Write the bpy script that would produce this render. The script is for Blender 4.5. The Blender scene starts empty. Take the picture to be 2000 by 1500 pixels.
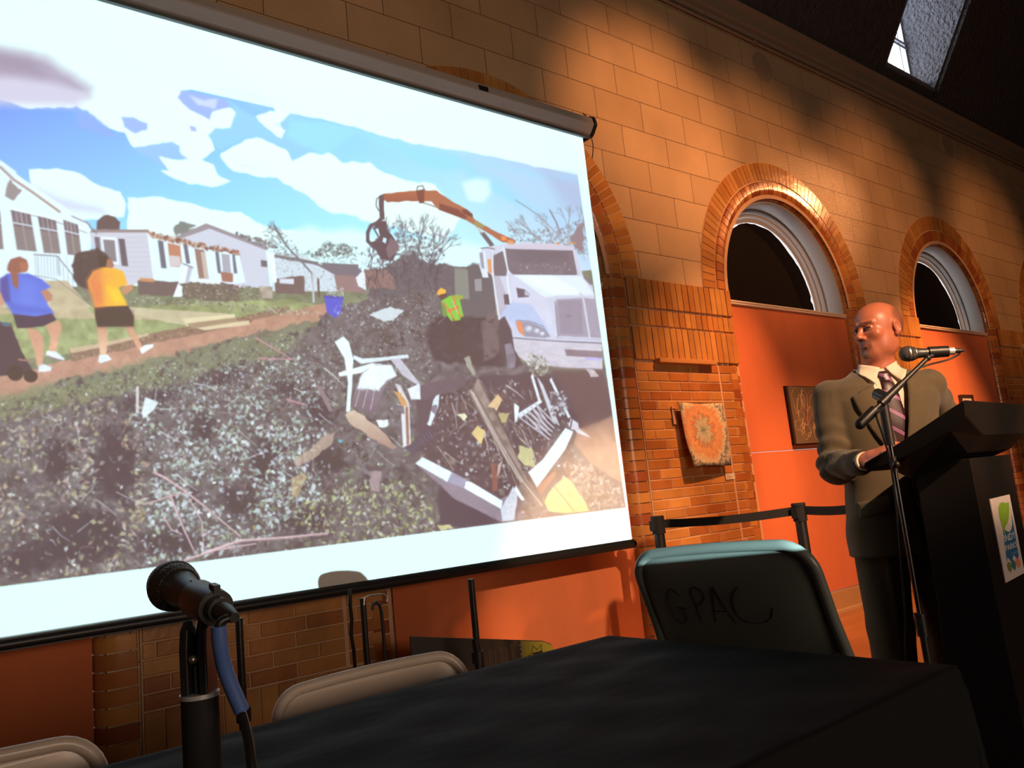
import bpy, bmesh, math, random
import numpy as np
from mathutils import Vector, Matrix
SC = bpy.context.scene; COL = SC.collection
R_ = math.radians
# ---------------------------------------------------------------- camera (phone held at seated eye height, tilted and rolled)
H3 = Vector((1960, -35, -1561)); V3 = Vector((-1060, 10250, -1561)).normalized()
H3 = (H3 - V3 * H3.dot(V3)).normalized(); Y3 = V3.cross(H3)
cam_d = bpy.data.cameras.new('camera'); cam = bpy.data.objects.new('camera', cam_d); COL.objects.link(cam)
cam_d.sensor_width = 36; cam_d.lens = 1561 / 2000 * 36; cam_d.clip_start = .02; cam_d.clip_end = 200
cam.matrix_world = Matrix.Translation((0, 0, 1.15)) @ Matrix((H3, Y3, V3)).to_4x4()
SC.camera = cam
# ---------------------------------------------------------------- world, exposure
SC.view_settings.view_transform = 'Standard'; SC.view_settings.look = 'None'; SC.view_settings.gamma = 1
SC.view_settings.use_curve_mapping = False; SC.view_settings.exposure = 0
wd = bpy.data.worlds.new('World'); SC.world = wd; wd.use_nodes = True
wd.node_tree.nodes['Background'].inputs[0].default_value = (.85, .93, 1, 1); wd.node_tree.nodes['Background'].inputs[1].default_value = 1.0
SC.cycles.max_bounces = 6; SC.cycles.diffuse_bounces = 4; SC.cycles.glossy_bounces = 3; SC.cycles.sample_clamp_indirect = 4
PROJ = (1.10, -1.0, 1.115); PROJ_W = 1000
WARM = (1, .40, .15); WARM2 = (1, .62, .36)
def aim(o, t): o.rotation_euler = (Vector(t) - o.location).to_track_quat('-Z', 'Y').to_euler()
def spot(name, loc, tgt, power, size, blend=.5, col=WARM, rad=.04):
    l = bpy.data.lights.new(name, 'SPOT'); l.energy = power; l.spot_size = R_(size); l.spot_blend = blend; l.color = col; l.shadow_soft_size = rad
    o = bpy.data.objects.new(name, l); COL.objects.link(o); o.location = loc; aim(o, tgt); return o
def area(name, loc, tgt, power, sx, sy, col):
    l = bpy.data.lights.new(name, 'AREA'); l.energy = power; l.shape = 'RECTANGLE'; l.size = sx; l.size_y = sy; l.color = col
    o = bpy.data.objects.new(name, l); COL.objects.link(o); o.location = loc; aim(o, tgt); return o
# ceiling track spots washing the gallery wall, then two added low washes
spot('track_spot_pier', (5.5, 1.0, 4.7), (5.05, 3.75, 1.45), 1080, 35, .9)
spot('track_spot_panel', (6.0, 1.0, 4.7), (6.35, 3.75, .1), 1250, 33, 1)
spot('track_spot_far_panel', (8.4, 1.0, 4.7), (8.9, 3.75, 1.25), 1700, 42, 1)
spot('track_spot_floor', (4.6, .6, 4.7), (4.7, 2.2, 0), 900, 34, .8)
spot('track_spot_upper_wall', (4.6, 1.0, 4.2), (4.75, 3.75, 3.8), 320, 52, .9)
spot('track_spot_upper_wall', (6.0, 1.0, 4.2), (6.2, 3.75, 3.5), 190, 60, .9)
spot('track_spot_upper_wall', (7.9, 1.0, 4.2), (8.2, 3.75, 3.6), 150, 62, .9)
spot('track_spot_far_wall', (10.6, .8, 4.3), (11.0, 3.75, 3.5), 130, 60, .9)
spot('track_spot_left_wall', (1.6, .8, 4.7), (2.0, 3.75, 4.5), 20, 70, .9)
spot('track_spot_cross', (11.2, 1.0, 5.3), (6.9, 3.75, 3.45), 420, 18, .9)
spot('added_low_wash', (2.7, -2.2, 2.5), (2.75, 3.75, .12), 560, 11, 1)  # added to brighten the panels below the screen, cone kept off the cloth
spot('added_low_wash', (3.5, -2.2, 2.5), (3.5, 3.75, .10), 560, 11, 1)
# stage spot on the speaker
spot('stage_spot_speaker', (1.9, -2.2, 3.6), (3.1, 1.6, 1.5), 1350, 20, .5, WARM2, .04)
# fill lamps added behind the camera to lift the dark foreground
area('low_front_fill', (1.5, -6.5, 2.0), (1.2, 3, .9), 150, 4, 1.6, (1, .74, .55))
area('high_fill', (2, -3.5, 6), (1.5, 1, 0), 3, 3, 3, (.75, .85, 1))
# ---------------------------------------------------------------- projected slide (a photograph of storm debris), drawn in code
import numpy as np
class Slide:
    """canvas in traced coordinates; x from X0, y from 0"""
    X0, W, Hh = -90, 1350, 1280
    def __init__(s):
        s.rg = np.random.RandomState(7)
        s.c = np.zeros((s.Hh, s.W, 3), np.float32)
        s.Y, s.X = np.mgrid[0:s.Hh, 0:s.W].astype(np.float32); s.X += s.X0
        s.n1 = s.fbm(60, 4); s.n2 = s.fbm(60, 4); s.m1 = s.fbm(14, 3); s.m2 = s.fbm(14, 3)
    def fbm(s, cell, octs):
        out = np.zeros((s.Hh, s.W), np.float32); a = 1.0
        for o in range(octs):
            c = max(2, cell / 2 ** o); gh, gw = int(s.Hh / c) + 3, int(s.W / c) + 3
            g = s.rg.rand(gh, gw).astype(np.float32) * 2 - 1
            yy = np.arange(s.Hh) / c; xx = np.arange(s.W) / c
            yi = yy.astype(int); xi = xx.astype(int); fy = (yy - yi)[:, None]; fx = (xx - xi)[None]
            fy = fy * fy * (3 - 2 * fy); fx = fx * fx * (3 - 2 * fx)
            q = lambda dy, dx: g[yi + dy][:, xi + dx]
            out += a * ((q(0, 0) * (1 - fx) + q(0, 1) * fx) * (1 - fy) + (q(1, 0) * (1 - fx) + q(1, 1) * fx) * fy); a *= .5
        return (out / 1.6).astype(np.float32)
    def poly(s, pts, col, warp=0, soft=0.7, alpha=1.0, fine=0, col2=None, tex=0):
        p = np.array(pts, np.float32); m = warp + fine + soft * 3 + 2
        x0 = max(0, int(p[:, 0].min() - m - s.X0)); x1 = min(s.W, int(p[:, 0].max() + m - s.X0) + 1)
        y0 = max(0, int(p[:, 1].min() - m)); y1 = min(s.Hh, int(p[:, 1].max() + m) + 1)
        if x1 <= x0 or y1 <= y0: return
        X = s.X[y0:y1, x0:x1]; Y = s.Y[y0:y1, x0:x1]
        if warp: X = X + s.n1[y0:y1, x0:x1] * warp; Y = Y + s.n2[y0:y1, x0:x1] * warp
        if fine: X = X + s.m1[y0:y1, x0:x1] * fine; Y = Y + s.m2[y0:y1, x0:x1] * fine
        ins = np.zeros(X.shape, bool); d2 = np.full(X.shape, 1e9, np.float32)
        q = np.roll(p, -1, 0)
        for (ax, ay), (bx, by) in zip(p, q):
            if ay != by:
                k = ((ay > Y) != (by > Y)) & (X < (bx - ax) * (Y - ay) / (by - ay) + ax); ins ^= k
            ex, ey = bx - ax, by - ay; L = ex * ex + ey * ey + 1e-6
            t = np.clip(((X - ax) * ex + (Y - ay) * ey) / L, 0, 1)
            d2 = np.minimum(d2, (X - ax - t * ex) ** 2 + (Y - ay - t * ey) ** 2)
        sd = np.sqrt(d2) * np.where(ins, 1, -1)
        a = np.clip(sd / (2 * soft) + .5, 0, 1)[..., None] * alpha
        c = np.array(col, np.float32) / 255
        if col2 is not None:
            t = np.clip((Y - p[:, 1].min()) / max(1, p[:, 1].max() - p[:, 1].min()), 0, 1)[..., None]
            c = c * (1 - t) + np.array(col2, np.float32) / 255 * t
        if tex: c = c * (1 + tex * (s.m1[y0:y1, x0:x1] + .6 * s.n2[y0:y1, x0:x1])[..., None])
        s.c[y0:y1, x0:x1] = s.c[y0:y1, x0:x1] * (1 - a) + c * a
    def line(s, pts, w, col, w2=None, alpha=1.0, soft=.6):
        w2 = w if w2 is None else w2; n = len(pts) - 1
        for i in range(n):
            (ax, ay), (bx, by) = pts[i], pts[i + 1]; L = max(1e-3, ((bx - ax) ** 2 + (by - ay) ** 2) ** .5)
            wa = (w + (w2 - w) * i / n) / 2; wb = (w + (w2 - w) * (i + 1) / n) / 2
            nx, ny = -(by - ay) / L, (bx - ax) / L; ex, ey = (bx - ax) / L * wa * .5, (by - ay) / L * wa * .5
            s.poly([(ax + nx * wa - ex, ay + ny * wa - ey), (bx + nx * wb + ex, by + ny * wb + ey), (bx - nx * wb + ex, by - ny * wb + ey), (ax - nx * wa - ex, ay - ny * wa - ey)], col, soft=soft, alpha=alpha)
    def ell(s, cx, cy, rx, ry, col, rot=0, **k):
        t = np.linspace(0, 6.283, 25)[:-1]; c, n = np.cos(rot), np.sin(rot)
        s.poly([(cx + rx * np.cos(a) * c - ry * np.sin(a) * n, cy + rx * np.cos(a) * n + ry * np.sin(a) * c) for a in t], col, **k)
    def inside(s, pts, n):
        p = np.array(pts, np.float32); out = []
        while len(out) < n:
            x = s.rg.uniform(p[:, 0].min(), p[:, 0].max(), 4000); y = s.rg.uniform(p[:, 1].min(), p[:, 1].max(), 4000)
            k = np.zeros(4000, bool)
            for (ax, ay), (bx, by) in zip(p, np.roll(p, -1, 0)):
                if ay != by: k ^= ((ay > y) != (by > y)) & (x < (bx - ax) * (y - ay) / (by - ay) + ax)
            out += list(zip(x[k], y[k]))
        return out[:n]
    def scatter(s, pts, n, cols, r0, r1, alpha=.9, asp=(.35, .9), bias=None):
        for x, y in s.inside(pts, n):
            if bias is not None and s.rg.rand() > bias(x, y): continue
            r = s.rg.uniform(r0, r1) * (.45 + .55 * min(1, max(0, (y - 560) / 350))) if y > 500 else s.rg.uniform(r0, r1)
            a = s.rg.uniform(0, 3.14); q = s.rg.uniform(*asp); c, n_ = np.cos(a) * r, np.sin(a) * r
            col = np.array(cols[s.rg.randint(len(cols))], float) * s.rg.uniform(.88, 1.08)
            s.poly([(x - c, y - n_), (x - n_ * q, y + c * q), (x + c, y + n_), (x + n_ * q * .6, y - c * q * .6)], np.clip(col, 0, 255), soft=.7, alpha=alpha * s.rg.uniform(.5, 1))
    def tree(s, x, y, L, a, w, d, col, spread=.5):
        if d == 0 or L < 3: return
        x2, y2 = x + np.cos(a) * L, y - np.sin(a) * L
        s.line([(x, y), (x2, y2)], w, col, w * .7, alpha=.9)
        for k in range(3 if d > 1 else 2):
            s.tree(x2, y2, L * s.rg.uniform(.55, .85), a + s.rg.uniform(-spread, spread), w * .65, d - 1, col, spread)

def draw_slide():
    S = Slide(); P = S.poly; rg = S.rg
    z3 = lambda p: [(x * .35, 380 + y * .35) for x, y in p]
    z4 = lambda p: [(600 + x * .3266, 330 + y * .3266) for x, y in p]
    z5 = lambda p: [(560 + x * .3467, 600 + y * .3467) for x, y in p]
    zs = lambda p: [(x * .3, 60 + y * .3) for x, y in p]
    WH = (226, 254, 255)
    S.c[:] = np.array(WH) / 255
    # ---- sky
    X, Y = S.X, S.Y
    def cs(xs, cols):
        return np.stack([np.interp(X, xs, [c[i] for c in cols]) for i in range(3)], -1).astype(np.float32) / 255
    top = cs([-90, 120, 400, 700, 900, 1150], [(88, 128, 228), (100, 155, 242), (118, 185, 250), (138, 212, 254), (160, 218, 250), (170, 190, 225)])
    bot = cs([-90, 120, 400, 700, 900, 1150], [(130, 190, 255), (140, 205, 255), (150, 230, 255), (180, 246, 255), (205, 250, 255), (215, 240, 250)])
    t = np.clip((Y - (150 + .19 * X)) / 260, 0, 1)[..., None]
    sky = top * (1 - t) + bot * t
    reg = (Y > 92 + .222 * X)
    S.c[reg] = sky[reg]
    W = (232, 254, 255)
    # big upper cloud mass, merging with the white slide margin
    P([(-90, 60), (-90, 190), (0, 195), (60, 215), (150, 212), (165, 235), (200, 250), (245, 262), (262, 292), (300, 290), (318, 275), (345, 300), (372, 318), (395, 310), (420, 295), (412, 270), (440, 262), (458, 238), (470, 222), (440, 205), (405, 210), (370, 195), (352, 178), (420, 165), (500, 180), (530, 195), (548, 265), (556, 262), (546, 240), (565, 228), (590, 226), (640, 238), (700, 252), (760, 268), (860, 290), (930, 300), (1040, 322), (1250, 360), (1250, 0), (-90, 0)], W, warp=5, fine=2, soft=1.5)
    P(zs([(1180, 385), (1330, 410), (1480, 450), (1500, 500), (1380, 520), (1355, 580), (1240, 515), (1165, 435)]), (150, 178, 240), warp=3, fine=3, soft=2)
    P(zs([(1240, 420), (1330, 450), (1420, 440), (1400, 500), (1290, 480)]), (196, 212, 250), warp=3, fine=3, soft=3)
    P(zs([(1480, 450), (1650, 560), (1740, 640), (1850, 700), (1820, 600), (1880, 540), (2000, 570), (2100, 900), (1900, 840), (1700, 700), (1600, 690), (1520, 740), (1420, 780), (1400, 740), (1345, 680), (1400, 640), (1500, 630), (1540, 540)]), (138, 204, 252), warp=3, fine=3, soft=2)
    P(zs([(1660, 560), (1740, 640), (1840, 705), (1860, 650), (1800, 610), (1880, 540), (1760, 520)]), W, warp=3, fine=3, soft=1.5)
    # right lower sky blue strip
    P([(560, 232), (640, 245), (800, 280), (900, 308), (1142, 352), (1150, 470), (1000, 400), (905, 330), (840, 330), (790, 300), (700, 262), (630, 300), (560, 270)], (142, 218, 255), warp=8, fine=3, soft=4)
    P([(900, 308), (1142, 352), (1150, 520), (1060, 430), (960, 350)], (178, 208, 238), warp=6, soft=16, alpha=.85)
    P([(1060, 336), (1142, 352), (1148, 430), (1100, 400)], (165, 172, 210), soft=14, alpha=.6)
    # mauve grey cloud upper left
    P([(-90, 80), (0, 93), (90, 112), (140, 145), (175, 175), (170, 190), (80, 180), (-90, 165)], (172, 160, 185), warp=6, soft=14)
    P([(-90, 160), (0, 150), (110, 165), (170, 190), (150, 212), (60, 210), (-90, 196)], (208, 200, 224), warp=8, soft=12)
    P([(0, 100), (60, 112), (90, 150), (20, 140), (-60, 130)], (145, 130, 155), soft=14, alpha=.6)
    # islands of blue in the cloud
    P(zs([(790, 565), (870, 570), (960, 610), (960, 650), (880, 675), (810, 630)]), (150, 182, 240), warp=3, fine=2, soft=2)
    P(zs([(490, 505), (560, 520), (690, 620), (740, 680), (820, 715), (700, 700), (600, 665), (520, 640)]), (130, 170, 240), warp=3, fine=3, soft=3)
    P(zs([(1000, 740), (1120, 715), (1170, 740), (1180, 790), (1220, 830), (1130, 820), (1110, 900), (1050, 870), (900, 800), (860, 775)]), (142, 192, 250), warp=3, fine=3, soft=2)
    P(zs([(1230, 620), (1270, 630), (1275, 660), (1240, 655)]), (170, 185, 235), warp=2, soft=1.5)
    # clouds
    P(zs([(1040, 815), (1140, 830), (1310, 830), (1390, 880), (1420, 940), (1500, 980), (1440, 1000), (1370, 1020), (1250, 1000), (1100, 940), (1060, 915), (1110, 900)]), W, warp=4, fine=3, soft=1.5)
    P([(430, 305), (455, 290), (480, 270), (500, 266), (560, 290), (575, 312), (600, 300), (640, 296), (668, 322), (730, 320), (800, 352), (852, 360), (880, 400), (900, 430), (870, 470), (820, 455), (760, 440), (690, 425), (640, 415), (600, 385), (540, 350), (500, 348), (470, 340), (440, 325)], W, warp=7, fine=3, soft=1.8)
    P([(455, 310), (500, 322), (520, 335), (470, 330)], (224, 222, 240), soft=6, alpha=.7)
    P([(905, 355), (935, 345), (955, 352), (958, 375), (945, 395), (915, 390)], (228, 250, 254), warp=5, soft=6, alpha=.8)
    P([(56, 330), (110, 328), (150, 338), (190, 358), (235, 375), (246, 400), (240, 425), (160, 430), (100, 400), (60, 360)], W, warp=4, fine=2, soft=1.5)
    P([(60, 360), (120, 385), (200, 405), (210, 420), (130, 412), (70, 385)], (205, 205, 235), soft=9, alpha=.8)
    P([(250, 388), (320, 384), (400, 405), (470, 415), (520, 440), (640, 470), (760, 480), (1000, 500), (1000, 600), (240, 600)], W, warp=5, fine=3, soft=1.5)
    P([(500, 500), (600, 440), (700, 450), (760, 470), (900, 470), (1000, 500), (1000, 600), (500, 600)], (220, 250, 254), warp=10, soft=8)
    # ---- ground
    P([(-90, 560), (140, 555), (330, 560), (760, 560), (1000, 540), (1250, 520), (1250, 1300), (-90, 1300)], (120, 128, 104), tex=.15)
    G = [(-90, 600), (0, 598), (60, 600), (260, 600), (430, 590), (560, 585), (640, 600), (640, 640), (430, 640), (300, 680), (140, 690), (-90, 720)]
    P(G, (150, 158, 112), tex=.16, fine=3)
    S.scatter(G, 900, [(120, 130, 88), (170, 175, 120), (138, 140, 100), (185, 180, 130)], 2, 5, alpha=.6)
    P([(-90, 520), (60, 540), (110, 545), (170, 600), (180, 612), (260, 612), (330, 612), (325, 624), (120, 622), (20, 612), (-90, 615)], (190, 172, 140), tex=.1, fine=2)
    P([(250, 600), (440, 612), (460, 620), (400, 640), (330, 630), (255, 612)], (200, 186, 155), tex=.06)
    # gravel road
    P([(-90, 745), (40, 730), (170, 690), (300, 664), (420, 640), (540, 615), (640, 590), (640, 622), (560, 660), (430, 690), (300, 722), (140, 762), (0, 785), (-90, 800)], (188, 140, 122), tex=.08, fine=2)
    S.scatter([(-90, 745), (170, 695), (420, 645), (620, 605), (620, 620), (300, 715), (0, 778), (-90, 790)], 500, [(170, 125, 112), (205, 158, 138), (190, 145, 128)], 2, 5, alpha=.5)
    # retaining wall and walk
    P([(136, 682), (190, 675), (330, 645), (470, 620), (560, 598), (570, 604), (480, 632), (330, 664), (200, 692), (138, 706)], (142, 112, 98), fine=3)
    S.scatter([(136, 682), (330, 648), (560, 600), (568, 604), (330, 662), (138, 704)], 260, [(190, 160, 138), (105, 82, 78), (160, 128, 110)], 3, 6)
    P([(136, 680), (190, 672), (290, 650), (290, 656), (190, 680), (138, 690)], (205, 178, 150))
    P([(355, 622), (458, 613), (460, 622), (365, 637)], (225, 208, 172)); P([(372, 638), (486, 626), (488, 634), (400, 645)], (222, 200, 166)); P([(365, 632), (460, 620), (466, 628), (376, 642)], (165, 140, 115))
    S.scatter([(255, 578), (430, 590), (560, 600), (640, 612), (560, 616), (420, 600), (255, 592)], 340, [(205, 200, 190), (140, 130, 115), (90, 85, 82), (175, 170, 150)], 3, 7)
    # ---- background trees
    S.scatter([(560, 520), (600, 490), (640, 470), (690, 480), (720, 500), (730, 530), (560, 540)], 300, [(96, 112, 112), (120, 138, 130), (84, 92, 98)], 2, 6, alpha=.8)
    T = [(700, 560), (720, 500), (745, 450), (780, 430), (830, 440), (862, 450), (860, 520), (900, 520), (960, 515), (960, 600), (700, 585)]
    P([(720, 575), (730, 530), (770, 505), (820, 500), (850, 520), (880, 522), (940, 520), (960, 600), (720, 590)], (92, 88, 102), warp=10, fine=8, soft=2)
    S.scatter(T, 900, [(88, 90, 104), (106, 116, 118), (84, 80, 96), (128, 136, 132), (74, 70, 90)], 2, 6, alpha=.7)
    for x, a, L in ((770, 1.8, 34), (790, 1.5, 36), (815, 1.5, 38), (835, 1.2, 34), (845, 1.0, 30)):
        S.tree(x, 520, L, a, 3, 4, (105, 112, 122))
    for x, y, a in ((1050, 470, 2.2), (1080, 475, 1.9), (1110, 470, 1.6), (1130, 470, 1.3), (1060, 470, 2.6)):
        S.tree(x, y, 26, a, 2.4, 4, (140, 148, 158), .6)
    S.scatter([(990, 440), (1040, 450), (1110, 440), (1145, 420), (1150, 520), (1120, 485), (1000, 470)], 320, [(150, 150, 160), (120, 112, 122), (135, 140, 138)], 2, 5, alpha=.7)
    P(z4([(1580, 420), (1650, 300), (1660, 500), (1600, 480)]), (140, 120, 130), fine=6, soft=2)
    S.line(z4([(1245, 185), (1330, 240), (1420, 310), (1480, 375), (1500, 400)]), 2, (150, 148, 158)); S.line(z4([(1450, 245), (1490, 320), (1515, 390)]), 3, (135, 132, 148)); S.line(z4([(1185, 310), (1290, 420)]), 1.6, (150, 148, 158))
    # ---- houses
    wall = (222, 232, 244)
    P([(190, 430), (205, 420), (222, 424), (235, 436), (236, 450), (185, 448)], (92, 78, 84), fine=4)
    P([(335, 448), (352, 432), (380, 438), (372, 450), (400, 440), (410, 452), (340, 462)], (120, 128, 128), fine=6, soft=2)
    P(z3([(985, 235), (1160, 165), (1330, 225), (1480, 290), (1510, 520), (980, 520)]), (205, 205, 222))
    P(z3([(985, 235), (1150, 160), (1190, 175), (1500, 300), (1490, 312), (1170, 190), (1010, 245)]), (150, 140, 150))
    S.scatter(z3([(1310, 210), (1500, 260), (1560, 300), (1500, 300), (1330, 230)]), 120, [(98, 96, 106), (130, 128, 132)], 2, 5)
    P(z3([(1500, 310), (1560, 320), (1700, 345), (1800, 400), (1860, 430), (1880, 540), (1520, 540)]), (205, 216, 228))
    P(z3([(1520, 330), (1780, 380), (1790, 400), (1520, 350)]), (110, 108, 116), fine=3)
    S.scatter(z3([(1520, 330), (1700, 350), (1860, 430), (1870, 540), (1530, 540)]), 300, [(140, 142, 148), (95, 92, 100), (228, 238, 245), (165, 170, 165)], 2, 5)
    P(z3([(1530, 470), (1700, 455), (1700, 560), (1540, 550)]), (110, 92, 96), fine=3)
    P(z3([(1640, 470), (1640, 500), (1560, 495), (1560, 470)]), (214, 216, 230))
    P(z3([(1790, 380), (2000, 390), (2000, 460), (1870, 450)]), (112, 108, 120)); P(z3([(1870, 450), (2000, 455), (2000, 540), (1880, 540)]), (140, 118, 120))
    P(z4([(50, 570), (290, 580), (330, 610), (300, 640), (160, 630)]), (112, 106, 122)); P(z4([(160, 635), (300, 645), (350, 690), (350, 740), (180, 730)]), (148, 118, 122))
    P(z4([(290, 650), (335, 610), (355, 660), (350, 725), (305, 700)]), (228, 232, 245)); P(z4([(335, 600), (460, 600), (520, 640), (520, 720), (350, 700)]), (140, 108, 108), fine=4)
    # middle torn white house
    P(z3([(500, 205), (820, 205), (860, 500), (560, 500)]), (206, 203, 218)); P(z3([(480, 195), (830, 195), (835, 212), (490, 212)]), (148, 130, 132))
    for k in range(9): S.line(z3([(700, 240 + 27 * k), (845, 240 + 27 * k)]), .8, (180, 176, 196))
    P(z3([(820, 210), (1080, 270), (1330, 320), (1370, 490), (1300, 500), (860, 480)]), (226, 240, 250))
    S.scatter(z3([(820, 205), (1080, 265), (1335, 315), (1335, 335), (1080, 290), (830, 235)]), 220, [(150, 88, 74), (176, 120, 96), (110, 72, 70), (200, 170, 150)], 3, 6)
    P(z3([(565, 235), (650, 240), (665, 390), (580, 385)]), (235, 240, 250)); P(z3([(575, 250), (640, 255), (652, 375), (590, 370)]), (132, 126, 136)); P(z3([(660, 245), (695, 248), (715, 400), (680, 398)]), (96, 90, 104)); P(z3([(525, 235), (555, 238), (570, 380), (545, 370)]), (110, 104, 118))
    P(z3([(880, 255), (910, 260), (930, 412), (900, 410)]), (100, 104, 122)); P(z3([(935, 270), (1005, 285), (1015, 380), (1000, 405), (950, 402)]), (192, 128, 104)); P(z3([(945, 340), (1005, 345), (1010, 400), (950, 402)]), (210, 196, 200))
    P(z3([(1022, 275), (1045, 280), (1062, 385), (1040, 385)]), (100, 104, 122)); P(z3([(1085, 300), (1140, 310), (1165, 470), (1110, 468)]), (150, 118, 112)); P(z3([(1120, 320), (1145, 320), (1165, 470), (1140, 470)]), (198, 178, 170))
    P(z3([(1200, 315), (1220, 318), (1235, 440), (1215, 438)]), (104, 112, 130)); P(z3([(1235, 330), (1280, 335), (1290, 440), (1245, 435)]), (168, 166, 180)); P(z3([(1295, 330), (1310, 335), (1325, 440), (1305, 440)]), (104, 112, 130))
    P(z3([(1455, 365), (1490, 370), (1492, 405), (1458, 402)]), (105, 98, 110)); P(z3([(1495, 320), (1530, 325), (1545, 490), (1520, 490)]), (236, 244, 252))
    P(z3([(770, 480), (1230, 490), (1330, 510), (1330, 580), (770, 560)]), (104, 90, 94), fine=2); P(z3([(780, 465), (860, 470), (860, 490), (780, 482)]), (206, 138, 92)); P(z3([(1230, 430), (1300, 440), (1300, 490), (1240, 485)]), (162, 108, 96))
    P(z3([(1060, 470), (1230, 478), (1230, 500), (1080, 498)]), (232, 236, 240))
    P(z3([(1030, 400), (1058, 405), (1015, 570), (965, 572)]), (236, 244, 252)); P(z3([(1050, 400), (1075, 408), (1035, 560), (1018, 565)]), (190, 190, 205)); S.line(z3([(1020, 385), (1078, 408)]), 2, (120, 112, 120))
    P(z3([(1000, 490), (1100, 490), (1230, 520), (1330, 560), (1330, 600), (1040, 580)]), (106, 98, 92), fine=5); S.scatter(z3([(1030, 490), (1250, 500), (1500, 520), (1500, 590), (1030, 580)]), 420, [(90, 84, 84), (140, 128, 112), (190, 180, 165), (112, 108, 90)], 3, 7)
    P(z3([(1445, 510), (1520, 515), (1520, 580), (1460, 578)]), (175, 160, 150), tex=.2)
    # left white house
    P([(-90, 300), (0, 318), (60, 360), (120, 400), (172, 435), (178, 470), (178, 520), (150, 560), (-90, 560)], (226, 242, 252))
    P(zs([(0, 840), (110, 920), (60, 960), (0, 900)]), (214, 236, 250)); S.line(zs([(0, 885), (90, 970), (210, 1050), (390, 1180)]), 5, (176, 150, 146)); S.line(zs([(0, 850), (120, 950), (230, 1030), (400, 1165)]), 3, (232, 246, 252)); P(zs([(60, 960), (90, 1000), (140, 1040), (90, 1110), (30, 1080)]), (148, 138, 140), fine=3)
    S.line([(18, 405), (60, 418), (120, 430), (176, 450)], 5, (238, 250, 255)); S.line([(20, 412), (90, 426), (170, 455)], 1.5, (150, 140, 150))
    for q in ([(60, 85), (170, 110), (205, 318), (95, 308)], [(210, 120), (312, 145), (338, 330), (245, 325)], [(352, 140), (435, 168), (455, 340), (378, 335)], [(-120, 60), (0, 90), (20, 305), (-120, 300)]):
        P(z3(q), (112, 100, 108), tex=.12); a, b, c, d = q
        m = lambda u, v, t: (u[0] + (v[0] - u[0]) * t, u[1] + (v[1] - u[1]) * t)
        S.line(z3([m(a, d, .32), m(b, c, .32)]), 2.2, (226, 232, 244)); S.line(z3([m(a, b, .5), m(d, c, .5)]), 1.4, (200, 200, 215)); S.line(z3([m(a, b, .25), m(m(a, b, .25), m(d, c, .25), .3)]), 1, (200, 200, 215)); S.line(z3([m(a, b, .75), m(m(a, b, .75), m(d, c, .75), .3)]), 1, (200, 200, 215))
        S.poly(z3([m(a, d, .4), m(b, c, .4), c, d]), (150, 138, 138), alpha=.55)
    S.line(z3([(480, 150), (540, 220)]), 2, (120, 108, 118)); S.line(z3([(400, 120), (500, 165)]), 2.5, (150, 140, 150))
    # steps, railing
    P([(90, 548), (130, 548), (178, 600), (100, 612), (70, 600)], (196, 178, 148), tex=.08); P([(-60, 545), (50, 540), (92, 545), (100, 600), (-60, 600)], (206, 196, 180), alpha=.7)
    for k in range(9): S.line([(68 + k * 6, 496 + k * .5), (70 + k * 6, 540)], .9, (140, 142, 155))
    S.line([(66, 497), (112, 500), (178, 582)], 1.8, (110, 106, 118)); S.line([(68, 538), (110, 545), (172, 592)], 1.2, (120, 116, 126))
    for k in range(7): S.line([(114 + k * 9, 506 + k * 11), (116 + k * 9, 538 + k * 9)], .9, (130, 128, 140))
    P(z3([(420, 340), (470, 310), (540, 305), (600, 345), (600, 420), (560, 480), (520, 540), (430, 500), (400, 420)]), (70, 62, 70), fine=6, soft=1.5); S.scatter(z3([(420, 340), (540, 305), (600, 345), (590, 440), (520, 530), (420, 480)]), 160, [(60, 52, 62), (92, 88, 84), (80, 72, 70)], 3, 6)
    # fallen tree
    S.line(z3([(1530, 170), (1600, 290), (1680, 370), (1740, 440), (1755, 600)]), 3.4, (110, 110, 122), 3); S.line(z3([(1745, 430), (1750, 600)]), 4, (190, 192, 200)); S.line(z3([(1775, 470), (1780, 570)]), 4, (100, 80, 84))
    S.tree(560, 478, 20, 2.2, 2, 4, (110, 116, 124)); S.scatter(z3([(1460, 210), (1530, 160), (1620, 250), (1690, 330), (1700, 400), (1560, 360)]), 260, [(120, 130, 134), (100, 108, 116), (150, 162, 166)], 2, 4, alpha=.7)
    S.scatter(z3([(1740, 330), (1830, 270), (1960, 300), (2000, 370), (1900, 380), (1760, 370)]), 160, [(110, 122, 122), (92, 98, 104)], 2, 5, alpha=.8)
    # ---- brush pile
    D = [(-90, 800), (0, 785), (60, 772), (140, 735), (230, 722), (320, 698), (420, 672), (500, 652), (560, 640), (620, 625), (650, 600), (700, 590), (760, 575), (850, 570), (900, 590), (960, 640), (1010, 700), (1100, 730), (1180, 720), (1250, 720), (1250, 1010), (1210, 1000), (1000, 1035), (600, 1080), (300, 1120), (0, 1145), (-90, 1155)]
    P(D, (100, 94, 102), fine=8, tex=.22)
    P([(-90, 790), (40, 762), (180, 728), (420, 672), (620, 626), (560, 690), (300, 760), (60, 800), (-90, 830)], (128, 134, 106), fine=8, soft=6, alpha=.8)
    S.scatter(D, 2600, [(66, 58, 74), (80, 72, 86), (96, 92, 98), (58, 52, 66)], 5, 15, alpha=.75)
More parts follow.
